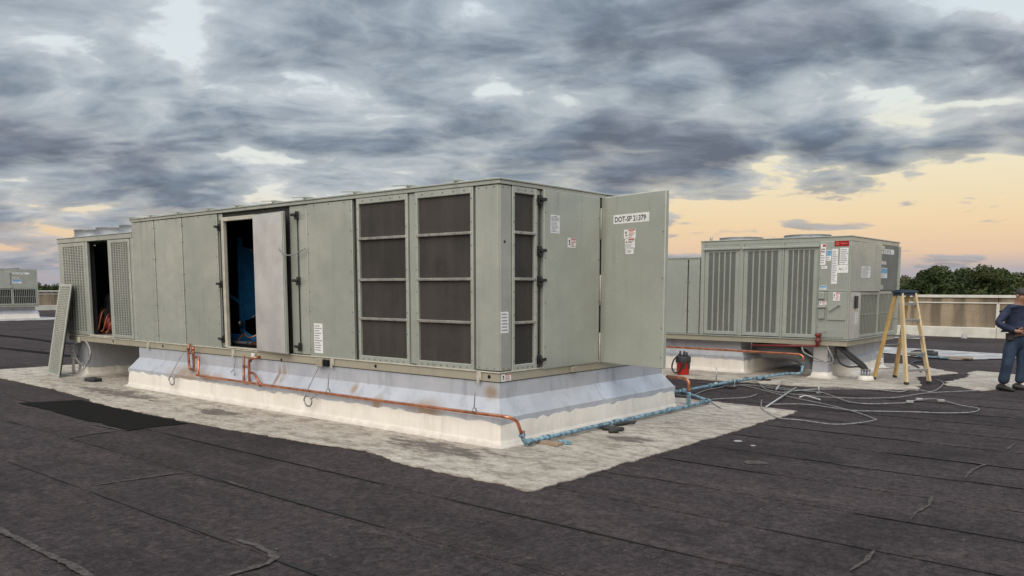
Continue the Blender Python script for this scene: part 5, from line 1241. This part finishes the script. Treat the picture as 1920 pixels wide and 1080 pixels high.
def person():
    base = P(-3.60, 9.51, .004) + CR * .0
    rot = R(14)                                   # body turned a little towards the right of the picture
    rx = CR * math.cos(rot) + CF * math.sin(rot); ry = CF * math.cos(rot) - CR * math.sin(rot)
    def W(x, y, z): return base + rx * x + ry * y + Vector((0, 0, z))      # x picture-right, y away, z up
    t = thing('person', 'person in navy long sleeved shirt and blue jeans looking down at the right edge', 'person', base)
    skin = simple('skin', (.36, .20, .13), (.29, .155, .10), 12, 0.5); hair = simple('dark_hair', (.02, .016, .013), (.03, .025, .02), 30, 0.6)
    shirt = simple('navy_shirt', (.020, .031, .068), (.011, .018, .040), 7, 0.85, 0, 0.6, 14, 5); jeans = simple('blue_denim', (.028, .052, .095), (.012, .024, .048), 5, 0.85, 0, 0.5, 22, 6, (1, 1, .6)); boots = simple('black_boots', (.012, .012, .013), (.03, .028, .026), 10, 0.55)
    S = Vector
    def body_layer(name, pts, edges, rad, root, mat, par, sub=2): return skin_mesh(name, [W(*p) for p in pts], edges, rad, root, mat, par, sub)
    # body: pelvis, spine, neck, head, arms and legs as one surface
    pts = [(0, 0, .95), (0, -.01, 1.12), (0, .0, 1.28), (0, .02, 1.42), (0, -.01, 1.52), (0, -.045, 1.60), (0, -.06, 1.68),
           (-.17, .02, 1.40), (-.385, .03, 1.17), (-.22, -.20, 1.04), (-.15, -.245, 1.03),
           (.17, .02, 1.40), (.31, .02, 1.16), (.20, -.18, 1.06), (.13, -.23, 1.06),
           (-.10, 0, .88), (-.17, -.01, .50), (-.21, .03, .09), (.10, 0, .88), (.125, -.02, .50), (.13, .02, .09)]
    ed = [(0, 1), (1, 2), (2, 3), (3, 4), (4, 5), (5, 6), (3, 7), (7, 8), (8, 9), (9, 10), (3, 11), (11, 12), (12, 13), (13, 14), (0, 15), (15, 16), (16, 17), (0, 18), (18, 19), (19, 20)]
    rad = [.13, .13, .13, .10, .058, .085, .082, .06, .042, .030, .028, .06, .042, .030, .028, .075, .055, .04, .075, .055, .04]
    body = body_layer('body', pts, ed, rad, 0, skin, t)
    # face: nose, ears, eyes, mouth
    mb = MB(); mb.lathe(W(0, -.15, 1.63), [(.0, .02), (.012, .012), (.017, -.012), (.0, -.022)], 8)
    for s_ in (-1, 1): mb.lathe(W(.088 * s_, -.04, 1.64), [(0, -.012), (.022, -.008), (.03, 0), (.02, .01), (0, .012)], 10, rx)
    mb.build('facial_features', skin, body)
    mb = MB()
    for s_ in (-1, 1): mb.lathe(W(.032 * s_, -.138, 1.655), [(0, .009), (.009, .005), (.009, -.005), (0, -.009)], 8)
    mb.bar(W(-.025, -.140, 1.585), W(.025, -.140, 1.585), .006, .008); mb.build('eyes_and_mouth', hair, body)
    mb = MB(); vs = []; n, m_ = 14, 7
    for j in range(m_ + 1):
        ph = j / m_ * 1.75
        for i in range(n):
            th = 2 * math.pi * i / n; q = .103 + .004 * math.sin(5 * th + j); vs.append(W(math.sin(ph) * math.cos(th) * q * .93, -.04 + math.sin(ph) * math.sin(th) * q, 1.665 + math.cos(ph) * q * 1.03 + (0.02 * max(0, -math.sin(th)) if j > 4 else 0)))
    mb.add(vs, [(j * n + i, j * n + (i + 1) % n, (j + 1) * n + (i + 1) % n, (j + 1) * n + i) for j in range(m_) for i in range(n)], True); mb.build('hair', hair, t)
    # shirt with a full belly, sleeves to the wrists
    pts = [(0, -.015, .99), (0, -.035, 1.10), (0, -.025, 1.22), (0, .005, 1.34), (0, .01, 1.43), (0, 0, 1.485),
           (-.15, .02, 1.415), (-.215, .03, 1.36), (-.395, .035, 1.165), (-.315, -.08, 1.095), (-.225, -.19, 1.05),
           (.15, .02, 1.415), (.215, .03, 1.36), (.32, .025, 1.155), (.27, -.08, 1.10), (.21, -.17, 1.065)]
    ed = [(0, 1), (1, 2), (2, 3), (3, 4), (4, 5), (4, 6), (6, 7), (7, 8), (8, 9), (9, 10), (4, 11), (11, 12), (12, 13), (13, 14), (14, 15)]
    rad = [(.215, .175), (.225, .195), (.215, .185), (.19, .15), (.12, .10), (.07, .07), (.095, .09), (.082, .08), (.066, .066), (.056, .056), (.044, .044), (.095, .09), (.082, .08), (.066, .066), (.056, .056), (.044, .044)]
    body_layer('shirt', pts, ed, rad, 2, shirt, t)
    # jeans
    pts = [(0, 0, .98), (0, 0, .90), (-.105, 0, .82), (-.15, -.01, .62), (-.175, -.015, .47), (-.20, .01, .25), (-.21, .02, .10), (.095, 0, .82), (.115, -.015, .62), (.125, -.02, .47), (.13, .0, .25), (.13, .01, .10)]
    ed = [(0, 1), (1, 2), (2, 3), (3, 4), (4, 5), (5, 6), (1, 7), (7, 8), (8, 9), (9, 10), (10, 11)]
    rad = [(.205, .16), (.20, .165), .125, .108, .094, .090, .104, .120, .098, .084, .080, .094]
    body_layer('jeans', pts, ed, rad, 0, jeans, t)
    for (x, yaw) in ((-.21, .25), (.13, .75)):
        d = (-ry * math.cos(yaw) + rx * math.sin(yaw)); f = W(x, .02, 0); s_ = d.cross(Vector((0, 0, 1)))
        vs = []; prof = [(-.10, .040, .085), (-.06, .046, .12), (.0, .048, .115), (.07, .048, .085), (.13, .050, .066), (.175, .043, .056), (.20, .022, .040)]
        mb = MB(); n = 10
        for (l, w, h) in prof:
            for k in range(n):
                a = 2 * math.pi * k / n; vs.append(f + d * l + s_ * w * math.cos(a) + Vector((0, 0, max(.003, h / 2 + h / 2 * math.sin(a) * (1.0)))))
        m_ = len(prof); mb.add(vs, [(j * n + i, j * n + (i + 1) % n, (j + 1) * n + (i + 1) % n, (j + 1) * n + i) for j in range(m_ - 1) for i in range(n)] + [list(range(n)), list(range((m_ - 1) * n, m_ * n))], True)
        mb.build('boot', boots, t)
    # hands: palm plus five bent fingers, the left-hand one closed on a phone
    for s_, wx, wz in ((-1, -.215, 1.045), (1, .20, 1.062)):
        w = S((wx, -.19, wz)); d = S((-s_ * .62, -.72, -.10)).normalized(); up = S((0, .05, 1)); sd = d.cross(up).normalized() * s_; nn = sd.cross(d).normalized()
        if nn.z < 0: nn = -nn
        pts = [tuple(w), tuple(w + d * .045), tuple(w + d * .09)]; ed = [(0, 1), (1, 2)]; rad = [(.022, .026), (.040, .022), (.040, .020)]
        for k, (o, L) in enumerate(((-.030, .062), (-.010, .072), (.010, .068), (.029, .052))):
            b0 = w + d * .088 + nn * o; i0 = len(pts); pts += [tuple(b0), tuple(b0 + d * L * .45 + sd * .006), tuple(b0 + d * L * .70 + sd * .028 * 1), tuple(b0 + d * L * .62 + sd * .050)]
            ed += [(2, i0), (i0, i0 + 1), (i0 + 1, i0 + 2), (i0 + 2, i0 + 3)]; rad += [.0098, .0092, .0088, .008]
        b0 = w + d * .035 + nn * .036; i0 = len(pts); pts += [tuple(b0), tuple(b0 + d * .03 + nn * .022 + sd * .01), tuple(b0 + d * .06 + nn * .02 + sd * .02)]; ed += [(1, i0), (i0, i0 + 1), (i0 + 1, i0 + 2)]; rad += [.012, .0105, .009]
        hd = skin_mesh('hand', [W(*p) for p in pts], ed, rad, 0, skin, body, 1)
    c = W(-.12, -.285, 1.045); t2 = thing('phone', 'small dark phone held in front of the belly of the person', 'phone', c)
    mb = MB(); mb.obox(c, rx * .036 + ry * .01, ry * .005, Vector((0, -.02, .07)), .003); cs = mb.build('case', M['black'], t2); mb = MB(); mb.obox(c - ry * .0075, rx * .032 + ry * .009, ry * .001, Vector((0, -.018, .062))); mb.build('glass', M['ladder_cap'], t2)
    c = W(-.205, -.06, .93); mb = MB(); mb.obox(c, rx * .05 + ry * -.03, ry * .035 + rx * .01, Vector((0, 0, .055)), .015); mb.obox(c + Vector((0, 0, .058)) - ry * .005, rx * .052 + ry * -.03, ry * .037 + rx * .01, Vector((0, 0, .012)), .006); mb.build('belt_pouch', boots, t)
    mb = MB()
    for k in range(3): mb.tube(smooth_path([W(.12 + .012 * k, -.165, .955), W(.118 + .015 * k, -.185, .92), W(.125 + .012 * k, -.175, .885)], 4), .007, 6)
    mb.build('key_ring', M['alu'], t)
person()

# ------------------------------------------------------------------ trees beyond the wall
def tree(loc, H, Rc, mat, label, seed, leaves=2600, lean=0.0, loose=0.0, group='trees beyond the far wall'):
    rg = random.Random(seed); t = thing('tree', label, 'tree', loc, group); loc = Vector(loc)
    mb = MB(); th = H * rg.uniform(.42, .55); trunk = [loc + Vector((lean * k * .2 + rg.uniform(-.1, .1) * k, rg.uniform(-.1, .1) * k, th * k / 4)) for k in range(5)]
    mb.tube(trunk, [.26, .22, .19, .16, .12], 8); cl = []
    for k in range(9):
        a = rg.uniform(0, 6.283); s_ = trunk[rg.choice((2, 3, 4))]; L = Rc * rg.uniform(.45, .95); up = H * rg.uniform(.12, .46)
        e = s_ + Vector((math.cos(a) * L, math.sin(a) * L, up)); e.z = min(e.z, loc.z + H * .93); m_ = (s_ + e) / 2 + Vector((rg.uniform(-.3, .3), rg.uniform(-.3, .3), -.2))
        mb.tube([s_, m_, e], [.09, .06, .02], 6); cl.append(e)
        for q in range(2):
            f = m_.lerp(e, rg.random()) + Vector((rg.uniform(-1, 1), rg.uniform(-1, 1), rg.uniform(-.2, 1.0))); mb.tube([m_.lerp(e, .4), f], [.03, .012], 5); cl.append(f)
    mb.build('trunk', M['bark'], t)
    cm = MB(); vs = []; fs = []
    cl = []; rad = []; top = loc.z + H
    for i in range(18):
        a = rg.uniform(0, 6.283); q = Rc * .85 * math.sqrt(rg.random()); r_ = rg.uniform(.45, 1.15) * (1 - .35 * loose); dome = math.sqrt(max(0.05, 1 - (q / Rc) ** 2))
        cl.append(Vector((trunk[-1].x + math.cos(a) * q, trunk[-1].y + math.sin(a) * q, top - r_ * .8 - H * .34 * (1 - dome) - (rg.random() ** 1.3) * H * .36))); rad.append(r_)
    cl.append(Vector((trunk[-1].x, trunk[-1].y, top - 1.0))); rad.append(.8)
    for i in range(leaves):
        k = rg.randrange(len(cl)); d = Vector((rg.gauss(0, 1), rg.gauss(0, 1), rg.gauss(0, .7))); d.normalize(); r_ = rad[k] * (rg.random() ** .30)
        c = cl[k] + d * r_; c.z = min(c.z, loc.z + H + rg.uniform(-.25, .05))
        s_ = rg.uniform(.08, .16); u = (d * .9 + Vector((rg.gauss(0, 1), rg.gauss(0, 1), rg.gauss(0, .6))) * .6).normalized(); w = u.orthogonal().normalized(); w.rotate(Matrix.Rotation(rg.uniform(0, 6.28), 3, u))
        o = len(vs); vs += [c + w * s_, c + w.cross(u) * s_ * .8 + u * .03, c - w * s_, c - w.cross(u) * s_ * .8 + u * .03]; fs.append((o, o + 1, o + 2, o + 3))
    cm.add(vs, fs, False); cm.build('crown', mat, t, normals=False)
    return t
def vp(x, y, z=-7): q = Vector((6.077, -6.983, 0)) + CR * x + CF * y; q.z = z; return q
rt = random.Random(77)
def px_tree(u, d, vtop, Rc, mat, label, seed, **k):
    top = 1.8 + (537 - vtop) / 1540 * d; tree(vp((u - 960) / 1540 * d, d), top + 7, Rc, mat, label, seed, **k)
spec = [(1700, 78, 512, 2.4, 'leaf3', 'thin pale tree just right of the second unit', 2600), (1735, 74, 497, 2.9, 'leaf1', 'dark round tree above the ladder', 0), (1762, 80, 494, 2.8, 'leaf2', 'taller tree with a lighter crown right of the ladder', 0),
        (1790, 76, 512, 2.4, 'leaf1', 'low dark tree in the dip of the tree line', 0), (1815, 78, 499, 2.8, 'leaf1', 'dark tree right of the dip', 0), (1842, 74, 496, 2.8, 'leaf2', 'highest crown of the right group', 0),
        (1872, 79, 502, 2.7, 'leaf1', 'dark tree above the person', 0), (1902, 75, 507, 2.7, 'leaf2', 'olive tree at the right edge', 0), (1935, 77, 512, 2.8, 'leaf1', 'tree cut by the right edge of the picture', 0), (1975, 78, 508, 2.8, 'leaf2', 'tree just beyond the right edge', 0),
        (1718, 92, 516, 3.0, 'leaf1', 'dark tree behind the thin pale one', 0), (1775, 94, 512, 3.2, 'leaf1', 'back row tree behind the lighter crown', 0), (1828, 95, 510, 3.2, 'leaf2', 'back row tree between the two highest crowns', 0), (1885, 96, 515, 3.2, 'leaf1', 'back row tree behind the person', 0), (1672, 82, 522, 2.6, 'leaf1', 'dark low tree hidden partly by the second unit', 0)]
for i, (u, d, vt, rc, mt, lab, lv) in enumerate(spec): px_tree(u, d, vt, rc, M[mt], lab, 200 + i, leaves=lv or 10000, loose=1.0 if lv else 0)
for i, (u, vt, lab) in enumerate(((60, 531, 'far tree left of the gap beyond the distant unit'), (76, 526, 'highest far tree in the gap at the left'), (90, 530, 'far tree in the middle of the left gap'), (104, 529, 'far tree beside the leaning panel'), (120, 528, 'far tree behind the leaning panel'))):
    px_tree(u, 170, vt, 3.6, M['leaf1'], lab, 300 + i, leaves=3200)
# a hedge-like mass of undergrowth fills the view under the crowns
mb = MB(); rg = random.Random(5); vs = []; fs = []
for i in range(16000):
    right = i % 4 != 0
    c = vp(rg.uniform(34, 56), rg.uniform(70, 84), 0) if right else vp(rg.uniform(-108, -88), rg.uniform(165, 178), 0)
    c.z = rg.uniform(-6.9, 1.3 if right else 1.3) + (rg.random() ** 3) * .8; s_ = rg.uniform(.14, .32) * (1 if right else 1.6)
    u = Vector((rg.gauss(0, 1), rg.gauss(0, 1), rg.gauss(0, .6))).normalized(); w = u.orthogonal().normalized(); x = w.cross(u)
    o = len(vs); vs += [c + w * s_, c + x * s_ * .7, c - w * s_, c - x * s_ * .7]; fs.append((o, o + 1, o + 2, o + 3))
mb.add(vs, fs, False); ug = mb.build('undergrowth', M['leaf1'], None, normals=False, kind='stuff'); ug['label'] = 'dark undergrowth below the tree crowns'; ug['category'] = 'undergrowth'
